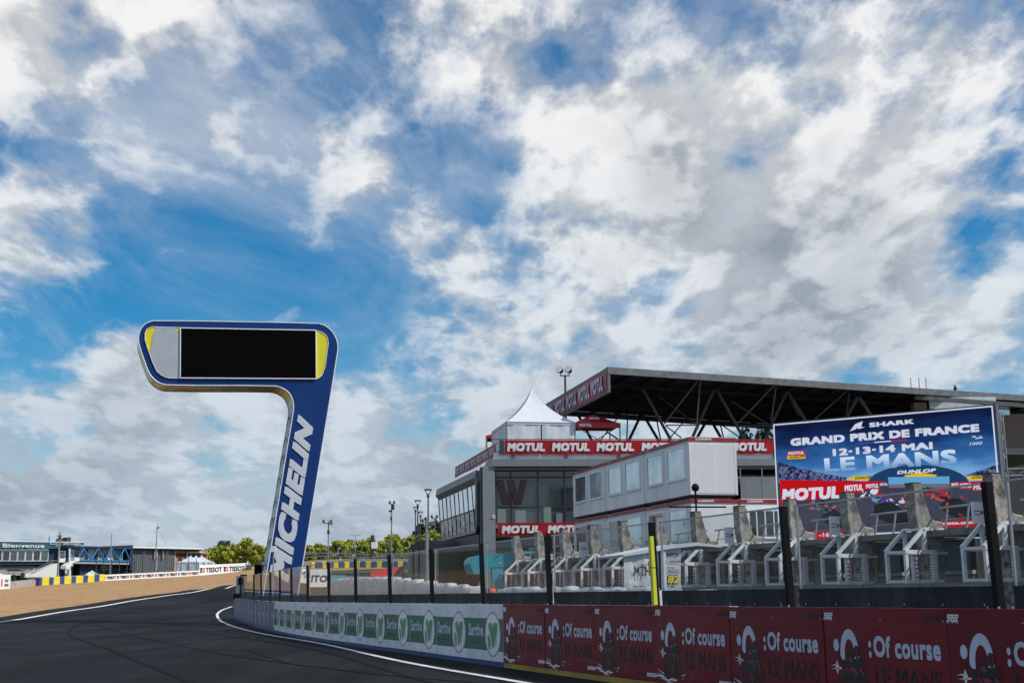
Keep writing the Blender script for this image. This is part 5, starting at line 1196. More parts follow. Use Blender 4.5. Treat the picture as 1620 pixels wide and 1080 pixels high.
# ================================================================== things standing between the glass and the signalling wall
TF, _ = frame(987, 36.0, 1085, 36.4, 0)
tt = thing('team_tent', 'white printed team tent with a low peaked roof behind the yellow-green foam pad', 'tent', TF.O, TF.a)
th = lambda px, py, y=0.: TF.hit(px, py, y)
zt_ = th(1000, 873)[1]; x0, x1, x2 = th(987, 900)[0], th(1078, 900)[0], th(1136, 865)[0]
rp2 = [th(984, 877), th(1006, 872), th(1060, 861), th(1100, 857.5), th(1139, 862.5), th(1139, 865.5), th(1100, 863), th(1050, 869), th(1030, 873), th(986, 880)]
MB().prism(rp2, -.1, 2.6).build('roof_sheet', 'tent_white', tt)
c_ = cloth(x0, th(1030, 900)[0], 0.9, zt_ - .02, 0, 3, .03, 16, 6); c_.build('wall_sheet', 'tent_wall', tt, recalc=False, smooth=True)
c_ = cloth(th(1030.3, 900)[0], th(1046, 900)[0], .9, zt_, .02, 8, .03, 8, 6); c_.build('wall_sheet', 'tent_white', tt, recalc=False, smooth=True)
MB().prism([th(1054, 869), th(1077, 866), th(1077, 922), th(1080, 935), (th(1080, 935)[0], 0), (th(1054, 935)[0], 0)], 0, .04).build('printed_panel', 'tent_white', tt)
MB().box(th(1045.5, 900)[0], th(1053, 900)[0], -.06, .08, 0, th(1050, 868)[1]).build('white_post', 'white_sheet', tt); MB().box(th(1042.5, 900)[0], th(1044.8, 900)[0], -.02, .1, 0, th(1050, 871)[1]).build('dark_post', 'print_navy', tt)
MB().box(x1 + .6, x1 + .64, 2.4, 2.44, 0, zt_ + .1).build('rear_leg', 'white_metal', tt); MB().box(x0, x0 + .04, 2.4, 2.44, 0, zt_).build('rear_leg', 'white_metal', tt)
txt(TF, tt, 'MTH', 1002, 895, 910, 1027, 'print_black', -.06, .015); pp_(TF, tt, 'flame_logo', 'print_red', [(1024, 893), (1026, 886), (1029, 896), (1026, 906), (1027, 897)], -.07, -.062); pp_(TF, tt, 'roof_bar', 'print_black', [(1014, 891.5), (1018, 893), (1018, 895), (1014, 894)], -.07, -.065)
txt(TF, tt, 'MTH', 1054.5, 874, 881, 1073, 'print_black', -.03, .02); txt(TF, tt, 'ANGELUSS', 1058, 886, 889, 1076, 'print_black', -.03, .03); pp_(TF, tt, 'round_logo', 'print_darkred2', [(1052.5, 888), (1055.5, 885), (1054.5, 888), (1056.5, 891)], -.035, -.03)
txt(TF, tt, '82', 1054.5, 909.5, 922, 1073.5, 'tyre_yellow', -.06, .035, .2, .0005); txt(TF, tt, '82', 1053.6, 908.6, 922.8, 1074.2, 'print_black', -.012, .075, .2, .0005)
txt(TF, tt, 'MOTO', 1055.5, 900, 906.5, 1074, 'print_faint', -.03, .03, .2); txt(TF, tt, 'Racing', 1055, 896, 898.5, 1066, 'print_darkred2', -.03, .03, .2)
txt(TF, tt, 'PERFORMANCE', 1001, 926, 930, 1028, 'print_black', -.06, .02)

# turquoise shelter
HF, _ = frame(742, 60, 852, 60.5, 0)
sh_ = thing('turquoise_shelter', 'turquoise curved fabric shelter on one leg behind the glass below the pavilion', 'shelter', HF.O, HF.a)
z8 = lambda X, Y: (690 + X / 5.4, 760 + Y / 5.4)
hh = lambda pts: [HF.hit(*z8(*p)) for p in pts]
def loop_shell(pts, y0, y1, name, m, smooth=False): MB().prism(hh(pts), y0, y1).build(name, m, sh_, smooth=smooth)
loop_shell([(470, 740), (478, 690), (500, 655), (545, 625), (620, 608), (740, 600), (868, 602), (868, 615), (780, 622), (710, 645), (665, 685), (625, 722), (580, 738)], 0, .18, 'canopy_front', 'teal_fabric')
hood = [(545, 622), (390, 628), (330, 642), (300, 668), (290, 705), (300, 745), (322, 798)]
hp_ = hh(hood); mb = MB()
for i in range(len(hp_) - 1):
    a, b = hp_[i], hp_[i + 1]; mb.add([(a[0], -.02, a[1]), (b[0], -.02, b[1]), (b[0], 2.6, b[1]), (a[0], 2.6, a[1])], [(0, 1, 2, 3)])
mb.build('hood_skin', 'teal_fabric', sh_, smooth=True)
loop_shell([(300, 745), (290, 705), (300, 668), (330, 642), (390, 628), (500, 622), (560, 622), (500, 655), (478, 690), (470, 740), (440, 795), (322, 798)], -.05, .05, 'hood_side', 'teal_fabric')
q = hh([(476, 738), (572, 738), (580, 940), (508, 940)]); q[2] = (q[2][0], 0); q[3] = (q[3][0], 0)
MB().prism(q, .02, .5).build('leg', 'teal_fabric', sh_)
MB().box(*[HF.hit(769, 945)[0], HF.hit(775, 945)[0]], -.1, .3, 0, HF.hit(770, 930)[1]).build('weight_tube', 'truss_blue', sh_)
txt(HF, sh_, 'm', 790, 888, 891, 794, 'print_white', -.02, .03)

# people (one skin each)
def person(label, x, y, z, rz, top, legs, hairc='hair', vest=None, pose=0, group=None, height=1.76):
    t = thing('person', label, 'person', (x, y, z), rz, group); s = height / 1.76
    J_ = [(0, 0, .95), (0, 0, 1.12), (0, 0, 1.36), (0, .0, 1.48), (0, -.01, 1.55), (0, -.02, 1.66), (0, -.02, 1.74),
          (-.10, 0, .90), (-.12, -.02, .50), (-.13, .02, .09), (-.13, -.12, .04), (.10, 0, .90), (.12, -.03 - .06 * pose, .50), (.13, .04, .09), (.13, -.10, .04),
          (-.19, 0, 1.41), (-.25, .02, 1.14), (-.22, -.10 - .06 * pose, .92), (-.20, -.15 - .06 * pose, .84), (.19, 0, 1.41), (.25, .03, 1.14), (.23, -.08, .90), (.21, -.13, .82)]
    E = [(0, 1), (1, 2), (2, 3), (3, 4), (4, 5), (5, 6), (0, 7), (7, 8), (8, 9), (9, 10), (0, 11), (11, 12), (12, 13), (13, 14), (2, 15), (15, 16), (16, 17), (17, 18), (2, 19), (19, 20), (20, 21), (21, 22)]
    R_ = [.15, .14, .155, .075, .058, .10, .075, .10, .065, .045, .045, .10, .065, .045, .045, .068, .05, .036, .035, .068, .05, .036, .035]
    me = bpy.data.meshes.new('person_body'); me.from_pydata([tuple(c * s for c in v) for v in J_], E, []); me.update()
    o = bpy.data.objects.new('person_body', me); COL.objects.link(o)
    md = o.modifiers.new('skin', 'SKIN'); 
    for i, r in enumerate(R_): o.data.skin_vertices[0].data[i].radius = (r * s, r * s * (.75 if i < 3 else .95))
    o.data.skin_vertices[0].data[0].use_root = True
    o.modifiers.new('sub', 'SUBSURF').levels = 1
    bpy.context.view_layer.update()
    m2 = bpy.data.meshes.new_from_object(o.evaluated_get(bpy.context.evaluated_depsgraph_get())); bpy.data.objects.remove(o)
    m2.materials.clear()
    for k in (top, legs, 'skin', hairc, 'cloth_black'): m2.materials.append(MT[k])
    for p in m2.polygons:
        c = p.center / s; hand = abs(c.x) > .17 and c.z < .93
        p.material_index = 2 if hand and c.z > .7 else (4 if c.z < .10 else (1 if c.z < .97 else (0 if c.z < 1.49 else (3 if c.z > 1.70 or (c.y > .0 and c.z > 1.58) else 2)))); p.use_smooth = True
    m2.name = 'body'; link('body', m2, t)
    face = MB()
    for sx in (-1, 1): face.tube((sx * .035 * s, -.115 * s, 1.665 * s), (sx * .035 * s, -.122 * s, 1.665 * s), .012 * s, 6)
    face.tube((0, -.11 * s, 1.645 * s), (0, -.135 * s, 1.625 * s), .012 * s, 5); face.build('face_features', 'hair', t)
    if vest:
        prof = [(.205, .98), (.20, 1.12), (.215, 1.32), (.20, 1.42), (.10, 1.475)]
        mb = MB().lathe([(a * s, b * s) for a, b in prof], 14); mb.v = [(a, b * .72, c) for a, b, c in mb.v]; mb.build('vest', vest, t, smooth=True)
        mb = MB().lathe([(.209 * s, 1.10 * s), (.211 * s, 1.15 * s)], 14); mb.v = [(a, b * .72, c) for a, b, c in mb.v]; mb.build('reflective_band', 'print_grey', t)
    return t
q = P(779, 919.5, 58); st_ = thing('low_step', 'low concrete step where the orange-vested marshals stand behind the wall', 'step', (q[0] - .5, 58.2, 0)); hst = q[2] - 1.77
MB().box(-2.0, 2.0, -.8, .8, -.1, hst).build('slab', 'concrete_pale', st_)
person('dark-haired marshal in an orange vest before the turquoise shelter leg', q[0], 58, hst, .5, 'cloth_black', 'cloth_navy', vest='vest', group='marshals in orange vests')
q = P(760, 918.5, 58.2); person('marshal in an orange vest at the left end of the turquoise shelter', q[0], 58.2, hst, -1.2, 'cloth_navy', 'cloth_navy', 'vest', vest='vest', group='marshals in orange vests')
for px, py, lb, Y in ((22.5, 905.3, 'person in black standing behind the pale low wall, nearest the white board', 190), (36.3, 902.5, 'person in dark clothes behind the low wall, nearer the stairs', 196)):
    q = P(px, py, Y); person(lb, q[0], q[1], q[2] - 1.95, .3, 'cloth_black', 'cloth_black', group='people by the far low wall', height=1.95)
fp = P(30, 930, 193)

# white tarpaulins over the barrier behind the glass
def tarp(k0, k1, za, zb_, off, seed, lab):
    p0, a = wall_at(k0, off); p1, _ = wall_at(k1, off); L_ = float(np.linalg.norm(p1 - p0)); a = math.atan2(*(p1 - p0)[::-1]); g = hz(*p0)
    t = thing('tarpaulin_barrier', lab, 'barrier cover', (p0[0], p0[1], g), a, 'white covers behind the glass screen')
    r = random.Random(seed); nx = max(12, int(L_ * 5)); ny = 8; mb = MB(); ph = [r.uniform(0, 6.3) for _ in range(9)]
    for j in range(ny + 1):
        for i in range(nx + 1):
            u = i / nx * L_; v = j / ny; z1 = za + (zb_ - za) * i / nx; n_ = .05 * math.sin(u * 5 + ph[0] + v * 4) + .035 * math.sin(u * 13 + ph[1] - v * 7) + .03 * math.sin(u * 27 + ph[2] + v * 3)
            if v < .7: mb.v.append((u, n_ * 1.2, z1 * v / .7 + n_ * .5 * v))
            else: mb.v.append((u, (v - .7) / .3 * .35 + n_, z1 + n_ * .6))
    k = nx + 1; mb.f = [(j * k + i, j * k + i + 1, (j + 1) * k + i + 1, (j + 1) * k + i) for j in range(ny) for i in range(nx)]; mb.m = [0] * len(mb.f)
    for i_ in (0, nx):
        col_ = [mb.v[j_ * k + i_] for j_ in range(ny + 1)]; mb.poly(col_ + [(col_[-1][0], col_[-1][1], 0)])
    mb.poly([mb.v[ny * k + i_] for i_ in range(nx + 1)] + [(L_, .40, 0), (0, .40, 0)])
    mb.build('tarpaulin', 'tarp', t, recalc=False, smooth=True); MB().box(.1, L_ - .1, .1, .3, 0, min(za, zb_) - .12).build('tyre_stack', 'rubber', t)
    return t
tp = [(523, 563, 2.10, 2.12, 'creased white tarpaulin barrier below the turquoise fabric'), (565, 618, 2.12, 2.02, 'white tarpaulin barrier before the red fabric fence'), (620, 685, 2.02, 1.80, 'wrinkled white tarpaulin barrier right of the red fabric'), (688, 742, 1.80, 1.68, 'white tarpaulin barrier before the dark spectator box'), (787, 868, 1.64, 1.60, 'white tarpaulin barrier below the turquoise shelter'), (882, 1030, 1.60, 1.55, 'white tarpaulin barrier left of the foam pad'), (1054, 1140, 1.52, 1.48, 'white tarpaulin edge right of the foam pad')]
for i, (a, b, za, zb2, lb) in enumerate(tp): tk = tarp(KX(a), KX(b), za, zb2, 1.5, i, lb)
RF, _ = frame(585, 104, 640, 112, 0)
rfb = thing('red_fabric_fence', 'bright red fabric stretched along a sloping fence far behind the glass', 'fabric banner', RF.O, RF.a)
z9 = lambda X, Y: (540 + X / 5.144, 740 + Y / 5.144)
pp_(RF, rfb, 'fabric', 'print_red', [z9(*p) for p in ((205, 925), (213, 872), (268, 838), (340, 818), (410, 806), (512, 798), (513, 830), (430, 868), (330, 905), (300, 920))], 0, .04)
for X, Y in ((268, 838), (340, 818), (410, 806), (512, 798)): a = RF.hit(*z9(X, Y)); MB().box(a[0] - .04, a[0] + .04, .05, .13, -.3, a[1]).build('post', 'steel_dark', rfb)
# white lettered boards on posts placed behind the left panes
for r, s, lb in (((465, 899, 488, 922), 'UMI', 'white board with cut-off dark lettering behind the glass, left one'), ((490.5, 900, 519, 928), 'ITO', 'larger white board reading ITO behind the glass')):
    f_, _ = frame(r[0], 95, r[2], 96, 0); q = thing('lettered_board', lb, 'sign', f_.O, f_.a, 'white boards behind the far panes'); pb(f_, q, 'board', 'print_white', r, 0, .08)
    txt(f_, q, s, r[0] + 1.5, r[1] + (3 if s == 'UMI' else 9), r[1] + (14 if s == 'UMI' else 20), r[2] - 1.5, 'print_navy', -.03, .03, .1)
    for x in (r[0] + 2, r[2] - 2): a = f_.hit(x, 925)[0]; MB().box(a - .05, a + .05, .1, .2, -.5, f_.hit(x, r[3] - 1)[1]).build('post', 'steel_dark', q)
f_, _ = frame(520, 100, 562, 106, 0); q = thing('teal_mesh_fence', 'teal mesh windbreak on a low fence behind the glass', 'fence', f_.O, f_.a)
pb(f_, q, 'mesh_sheet', 'teal_fabric', (524, 909, 548, 922), 0, .04); pb(f_, q, 'grey_sheet', 'cladding', (548, 911, 584, 923), 0.05, .09)
for x in (521, 534, 547, 560, 573, 586): a = f_.hit(x, 925)[0]; MB().box(a - .04, a + .04, .1, .18, -1, f_.hit(x, 908)[1]).build('post', 'steel_dark', q)

# dark shed by the spectator box
DF, _ = frame(643, 96, 694, 93, 0); ds = thing('dark_shed', 'dark glazed hut with a low pitched roof left of the spectator box', 'hut', DF.O, DF.a)
pp_(DF, ds, 'hut_body', 'win_dark', [(646, 868), (694, 864), (694, 945), (646, 945)], 0, 6); pp_(DF, ds, 'pitched_roof', 'steel_dark', [(643, 869), (659, 857), (676, 854), (690, 859), (700, 866), (700, 869)], -.3, 6.3)
for x in (652, 661, 672, 684): pb(DF, ds, 'glazing_bar', 'steel_dark', (x, 868, x + 1.2, 945), -.06, -.005)
pb(DF, ds, 'brown_band', 'brick_orange', (694, 884, 760, 892), .5, 1.0) if False else None

# ================================================================== poles and lamps
def street_lamp(px, y_top, y_base, Y, wpx, label):
    q = P(px, y_top, Y); g = hz(q[0], q[1]); t = thing('street_lamp', label, 'street lamp', (q[0], q[1], g), 0, 'street lamps beside the spectator box'); z = q[2] - g; w = wpx / 2 / 2088 * Y; zc = P(px, y_top + (y_top * 0 + wpx * .78), Y)[2] - g
    MB().tube((0, 0, 0), (0, 0, zc), .10, 7, .06).build('pole', 'steel_dark', t); MB().lathe([(w * .2, z - .02), (w, z), (w * .96, z + .09), (0, z + .13)], 14).build('lamp_disc', 'steel_dark', t)
    MB().tube((0, 0, zc), (-w * .75, 0, z), .03, 5).tube((0, 0, zc), (w * .75, 0, z), .03, 5).build('fork', 'steel_dark', t); MB().lathe([(.09, zc - .1), (.13, zc + .1), (.05, zc + .25)], 8).build('collar', 'steel_dark', t)
street_lamp(677.3, 775, 862, 110, 13, 'dark street lamp with a flat disc head, the tallest one beside the spectator box')
street_lamp(661, 792.3, 862, 128, 11.5, 'dark disc-headed street lamp, the middle-sized one of the row')
street_lamp(657.3, 803, 862, 146, 8, 'slim dark disc-headed street lamp, leftmost of the row')
street_lamp(665.3, 810, 862, 160, 9, 'small far street lamp between the two taller ones')
def gear_mast(px, yt, Y, boxes, label, arms=(), r=.06, name='equipment_mast', base=None):
    q = P(px, yt, Y); g = hz(q[0], q[1]); t = thing(name, label, 'equipment mast', (q[0], q[1], g)); z = q[2] - g; k = Y / 2088
    MB().tube((0, 0, 0), (0, 0, z), r * 1.2, 7, r * .8).build('pole', 'galvanised', t)
    for dx, dy, w, h, m in boxes: MB().box((dx - w / 2) * k, (dx + w / 2) * k, -w * k / 2 - .02, w * k / 2, z - (dy + h) * k, z - dy * k).build('equipment_box', m, t)
    for dx0, dx1, dy in arms: MB().bar((dx0 * k, 0, z - dy * k), (dx1 * k, 0, z - dy * k), .05, .05).build('cross_arm', 'steel_dark', t)
    for dx, dy in [(a[0], a[2]) for a in arms] + [(a[1], a[2]) for a in arms]: MB().lathe([(0, -.1), (.09, -.02), (.06, .1), (0, .14)], 7).build('sensor', 'steel_dark', t, (dx * k, 0, z - dy * k + .1))
    return t
gear_mast(619.6, 797, 88, [(2, 1, 4.5, 8, 'steel_dark'), (-2.5, 10, 3.5, 2.5, 'black_steel'), (-.8, 20, 2.5, 6, 'steel_dark')], 'slim equipment mast with a grey box and wind sensor standing before the trees', [(-3, 4, 0)], .055)
gear_mast(519.8, 823, 84, [(4, 2, 5, 5, 'galvanised'), (0, 15, 3.5, 6, 'steel_dark')], 'weather mast with spinning-cup sensors right of the blue leg', [(-8, 4, 4)], .045)
gear_mast(675.2, 822, 80, [(10, 2, 7, 7, 'cladding'), (-2, -4, 4, 5, 'steel_dark')], 'thick mast crowded with cameras and boxes left of the spectator box', [(-7, 14, 4), (8, 16, -2)], .13)
q = P(589.5, 846, 250); g = hz(q[0], q[1]); t = thing('brown_post', 'stout brown post rising among the trees', 'post', (q[0], q[1], g)); MB().tube((0, 0, 0), (0, 0, q[2] - g), .45, 8, .38).build('shaft', 'brown_wall', t); MB().box(-.2, .9, -.4, .4, 2, 3.2).build('pale_box', 'print_white', t)
q = P(562.3, 846.5, 280); g = hz(q[0], q[1]); t = thing('road_lamp', 'pale two-armed road lamp above the trees', 'street lamp', (q[0], q[1], g)); z = q[2] - g; MB().tube((0, 0, 0), (0, 0, z), .12, 6, .08).build('pole', 'galvanised', t); MB().bar((-.8, 0, z), (.8, 0, z), .08, .08).build('cross_arm', 'galvanised', t)
for s_ in (-1, 1): MB().box(s_ * .8 - .3, s_ * .8 + .3, -.12, .12, z - .05, z + .07).build('lamp_head', 'galvanised', t)

# ================================================================== tyre barriers, trackside boards
def seg_at(px, Ys):                         # point on the barrier line for a picture column
    for (p0, _, y0), (p1, _, y1) in zip(Ys[:-1], Ys[1:]):
        if p0 <= px <= p1: 
            k0, k1 = KX(p0), KX(p1); a = np.array([k0 * y0, y0]); b = np.array([k1 * y1, y1]); k = KX(px)
            t = (k * a[1] - a[0]) / ((b[0] - a[0]) - k * (b[1] - a[1])); return a + (b - a) * t
def tyre_row(label, edges, cols, Ys, h, group=None):
    pts = [seg_at(x, Ys) for x in edges]; o = pts[0]; g0_ = hz(*o)
    t = thing('tyre_barrier', label, 'tyre barrier', (o[0], o[1], g0_), 0, group)
    for i in range(len(pts) - 1):
        e = pts[i + 1] - pts[i]; L_ = float(np.linalg.norm(e)); a = math.atan2(e[1], e[0]); g = hz(*pts[i])
        gg = hz(*pts[i + 1]); mb = MB().prism([(.05, -.1), (L_ - .05, gg - g - .1), (L_ - .05, gg - g + h * (1 + .03 * math.sin(i * 5))), (.05, h * (1 + .03 * math.sin(i * 5)))], -.55, .45)
        me = bevel(mb.mesh('tyre_block', 'tyre_yellow' if cols[i] == 'y' else 'tyre_blue'), .08); link('tyre_block', me, t, (pts[i][0] - o[0], pts[i][1] - o[1], g - g0_), a)
    return t
edL = [v / 7.715 for v in (430, 466, 550, 606, 682, 738, 822, 880, 967, 1026, 1105, 1168, 1234)]
tyre_row('row of yellow and blue tyre blocks left of the long white trackside banner', edL, 'bybybybybyby', bar_px, 1.12, 'yellow and blue tyre barriers')
edM = [387.4, 391, 400.5, 404]; tyre_row('short row of yellow and blue blocks at the end of the tall white board', edM, 'yby', bar_px, 1.05, 'yellow and blue tyre barriers')
edF = [540 - 50 + 0, 497, 507.5, 515, 525, 534.2, 542.5] + [540 + v / 5.144 for v in (60, 110, 152, 195, 241, 287, 331, 377, 417, 458, 501, 542, 560)]
tyre_row('long far row of yellow and blue tyre blocks at the foot of the earth bank', edF, 'ybybybybybybybybybybyb'[:len(edF) - 1], bar_px, 1.0, 'yellow and blue tyre barriers')
# banners on the gravel side
def board_run(label, x0, x1, h, n, name='trackside_banner', lpad=.12):
    a, b = seg_at(x0, bar_px), seg_at(x1, bar_px); e = b - a; L_ = float(np.linalg.norm(e)); g0_, g1_ = hz(*a), hz(*b); ang = math.atan2(e[1], e[0])
    t = thing(name, label, 'banner', (a[0], a[1], g0_), ang, 'white lettered banners beside the gravel'); s = (g1_ - g0_) / L_; w = L_ / n
    for i in range(n):
        xa = i * w; mb = MB().prism([(.01, -.12), (w - .01, -.12 + s * w), (w - .01, h + s * w), (.01, h)], -.08, .05); bd_ = mb.build('banner_panel', 'print_white', t, (xa, 0, s * xa))
        lh_ = h * .48; zb = h * .26; tw_ = w * .68
        o = lettering(bd_, 'TISSOT', w * .27, zb, tw_, lh_, -.10, 'print_black', .022, 0, .006); me = o.data
        for v in me.vertices: v.co.z += s * v.co.x
        q = MB().box(w * .045, w * .115, -.11, -.09, zb, zb + lh_ * .8).box(w * .02, w * .14, -.11, -.09, zb + lh_ * .82, zb + lh_).build('letter_box', 'print_black', bd_)
        MB().box(w * .15, w * .235, -.112, -.09, zb + lh_ * .1, zb + lh_).build('cross_box', 'print_red', bd_); MB().box(w * .185, w * .2, -.125, -.113, zb + lh_ * .3, zb + lh_ * .8).box(w * .165, w * .22, -.135, -.127, zb + lh_ * .48, zb + lh_ * .62).build('cross', 'print_white', bd_)
board_run('long low white banner repeating a black and red watch logo along the gravel', 160.5, 313, .98, 8)
board_run('taller white board with two large black and red logos at the gravel corner', 313.5, 386.8, 1.95, 2)
# pale wall, orange wedge and white board at the far left
def low(label, name, cat, x0, x1, h, m, th=.5, part='wall_block'):
    a, b = seg_at(x0, bar_px), seg_at(x1, bar_px); e = b - a; L_ = float(np.linalg.norm(e)); g0_, g1_ = hz(*a), hz(*b); t = thing(name, label, cat, (a[0], a[1], g0_), math.atan2(e[1], e[0]))
    MB().prism([(0, -.2), (L_, g1_ - g0_ - .2), (L_, g1_ - g0_ + h[1]), (0, h[0])], 0, th).build(part, m, t); return t, L_
low('pale low concrete wall before the two standing people', 'concrete_wall', 'wall', 15.8, 54, (.95, .95), 'concrete_pale')
low('bright orange wedge capping the end of the pale low wall', 'orange_wedge', 'barrier end', 54.2, 61, (.95, .1), 'orange')
t, L_ = low('white board with red and black print at the left edge', 'white_hoarding', 'sign', -12, 15.6, (1.9, 1.9), 'print_white', .1, 'board')
lettering(t, 'I', L_ * .46, .5, .3, .95, -.03, 'print_red', .08); lettering(t, 'VV', L_ * .66, 1.0, L_ * .22, .45, -.03, 'print_black', .03); lettering(t, 'WW', L_ * .64, .45, L_ * .26, .4, -.03, 'print_black', .03)

# ================================================================== catch fence and bank rails
def fence_run(label, px0, px1, Y0, Y1, step, h, z_off=0.0, rails=True, curve=True, base=None, name='catch_fence'):
    n = int((px1 - px0) / step); a = P(px0, 900, Y0); t = thing(name, label, 'fence', (a[0], a[1], 0))
    me = MB().tube((0, 0, -.5), (0, 0, h - .8), .07, 6)
    if curve: me.tube((0, 0, h - .8), (0, -.25, h - .35), .065, 5).tube((0, -.25, h - .35), (0, -.8, h), .06, 5)
    else: me.tube((0, 0, h - .8), (0, 0, h), .06, 6)
    me = me.mesh('post', 'steel_dark'); prev = None
    for i in range(n + 1):
        px = px0 + i * step; Y = Y0 + (Y1 - Y0) * i / n; q = P(px, 900, Y); g = hz(q[0], q[1]) + z_off; p = (q[0] - a[0], q[1] - a[1], g)
        link('post', me, t, p, random.uniform(-.1, .1))
        if prev is not None:
            w = MB()
            for z in (.3, 1.0, 1.7, h - .75): w.tube((prev[0], prev[1], prev[2] + z), (p[0], p[1], p[2] + z), .012, 3)
            w.build('wire', 'steel_dark', t)['kind'] = 'stuff'
            if rails:
                for z in (.55, 1.15): MB().bar((prev[0], prev[1] - .1, prev[2] + z), (p[0], p[1] - .1, p[2] + z), .06, .28).build('guard_rail', 'galvanised', t)
        prev = p
    return t
fence_run('tall dark catch fence with curved tops behind the white trackside banners', 152, 322, 226, 268, 12.2, 3.6, rails=False)
fence_run('dark catch fence with guard rails along the top of the earth bank below the trees', 324, 690, 268, 258, 11.6, 2.6)

# ================================================================== trees
def leafy(name, label, px, y_top, Y, rpx, lm, seed, n=2600, group='trees beyond the catch fence', leaf=.34, flat=.9):
    rg = np.random.default_rng(seed); q = P(px, y_top, Y); g = hz(q[0], q[1]); z1 = q[2] - g; R_ = rpx / 2088 * Y; R_ *= 1.25; Hc = min(z1 * .93, R_ * 2.3)
    t = thing(name, label, 'tree', (q[0], q[1], g), 0, group)
    tr = MB(); tr.tube((0, 0, -.3), (.1, 0, z1 - Hc * .7), .20, 7, .13)
    cl = []
    for i in range(30):
        th_, u = rg.uniform(0, 6.283), rg.uniform(-1, 1); rr = rg.uniform(.35, .92) * (1 - .25 * max(u, 0)); c = np.array([math.cos(th_) * R_ * rr * math.sqrt(1 - u * u * .7), math.sin(th_) * R_ * rr * math.sqrt(1 - u * u * .7), z1 - Hc / 2 + u * Hc / 2 * .86]); cl.append((c, rg.uniform(.16, .30) * R_ * 1.3))
        if i < 9: tr.tube((.05, 0, z1 - Hc * .8), tuple(c), .07, 5, .02)
    tr.build('trunk', 'bark', t)
    N_ = n; ci = rg.integers(0, len(cl), N_); C_ = np.array([c for c, _ in cl])[ci]; rr = np.array([r for _, r in cl])[ci]
    d = rg.normal(size=(N_, 3)); d /= np.linalg.norm(d, axis=1)[:, None]; pos = C_ + d * (rr * rg.uniform(.55, 1.08, N_))[:, None] * np.array([1, 1, flat])
    nrm = d + rg.normal(size=(N_, 3)) * .6; nrm /= np.linalg.norm(nrm, axis=1)[:, None]; ref = rg.normal(size=(N_, 3)); u = np.cross(nrm, ref); u /= np.linalg.norm(u, axis=1)[:, None]; v = np.cross(nrm, u); s = rg.uniform(.5, 1.15, N_)[:, None] * leaf
    vv = np.stack([pos - u * s, pos - v * s * .6, pos + u * s, pos + v * s * .6], 1).reshape(-1, 3)
    me = bpy.data.meshes.new('crown'); me.from_pydata(vv.tolist(), [], [(4 * i, 4 * i + 1, 4 * i + 2, 4 * i + 3) for i in range(N_)]); me.materials.append(MT[lm]); link('crown', me, t)
    return t
TRS = [(327, 869, 12), (341, 866, 13), (357, 863, 12), (372, 862, 12), (389, 852.5, 15), (407, 861, 12), (421, 866, 12),
       (489, 862, 11), (503, 859, 12), (519, 864, 10), (536, 855, 12), (549, 850.5, 12), (572, 855, 12), (588, 851, 11), (604, 856, 12), (621, 846.5, 14), (636, 852, 11), (650, 847, 12), (668, 843, 12), (687, 839, 13), (699, 846, 10)]
wd = ['first tree from the left beside the brick museum wall', 'second tree from the museum wall', 'tree below the dark conifer', 'tree just right of the dark conifer', 'tallest bright tree left of the blue leg', 'tree left of the blue leg with a thin top', 'tree half behind the blue leg',
      'first tree right of the blue leg', 'tree left of the weather mast', 'low tree just behind the weather mast', 'tree left of the two-armed road lamp, rounded', 'tall rounded tree next to the road lamp', 'tree right of the road lamp', 'tree behind the brown post', 'tree just right of the brown post', 'tallest tree behind the slim equipment mast', 'low tree right of the slim mast', 'tree under the slim street lamps', 'tree behind the tallest street lamp', 'bright tree beside the spectator box', 'tree edge behind the spectator box']
for i, (a, b, r) in enumerate(TRS): leafy('bright_tree', 'yellow-green ' + wd[i], a, b, 322 + 9 * math.sin(i * 2.4), r * 1.05, 'leaf_a' if i % 3 else 'leaf_b', 100 + i, 2600)
leafy('dark_tree', 'dark conifer poking up behind the bright trees on the left', 355, 856, 360, 15, 'leaf_dark', 5, 1600)
leafy('dark_tree', 'dark tree behind the street lamps, left one', 664, 829, 350, 10, 'leaf_dark', 6, 1400); leafy('dark_tree', 'dark tree tucked against the spectator box', 689, 823, 350, 13, 'leaf_dark', 7, 1600)
leafy('dark_tree', 'dark tree seen under the bridge of the welcome building', 121, 893, 300, 8, 'leaf_dark', 8, 700, leaf=.3)
# bare dark trees under the grandstand roof
for i, (a, b) in enumerate(((1180, 676), (1205, 674), (1216, 677))): leafy('dark_tree', 'dark ragged tree seen under the grandstand roof, %s' % ('left', 'middle', 'right')[i], a, b, 160, 10, 'leaf_dark', 20 + i, 300, leaf=.25)

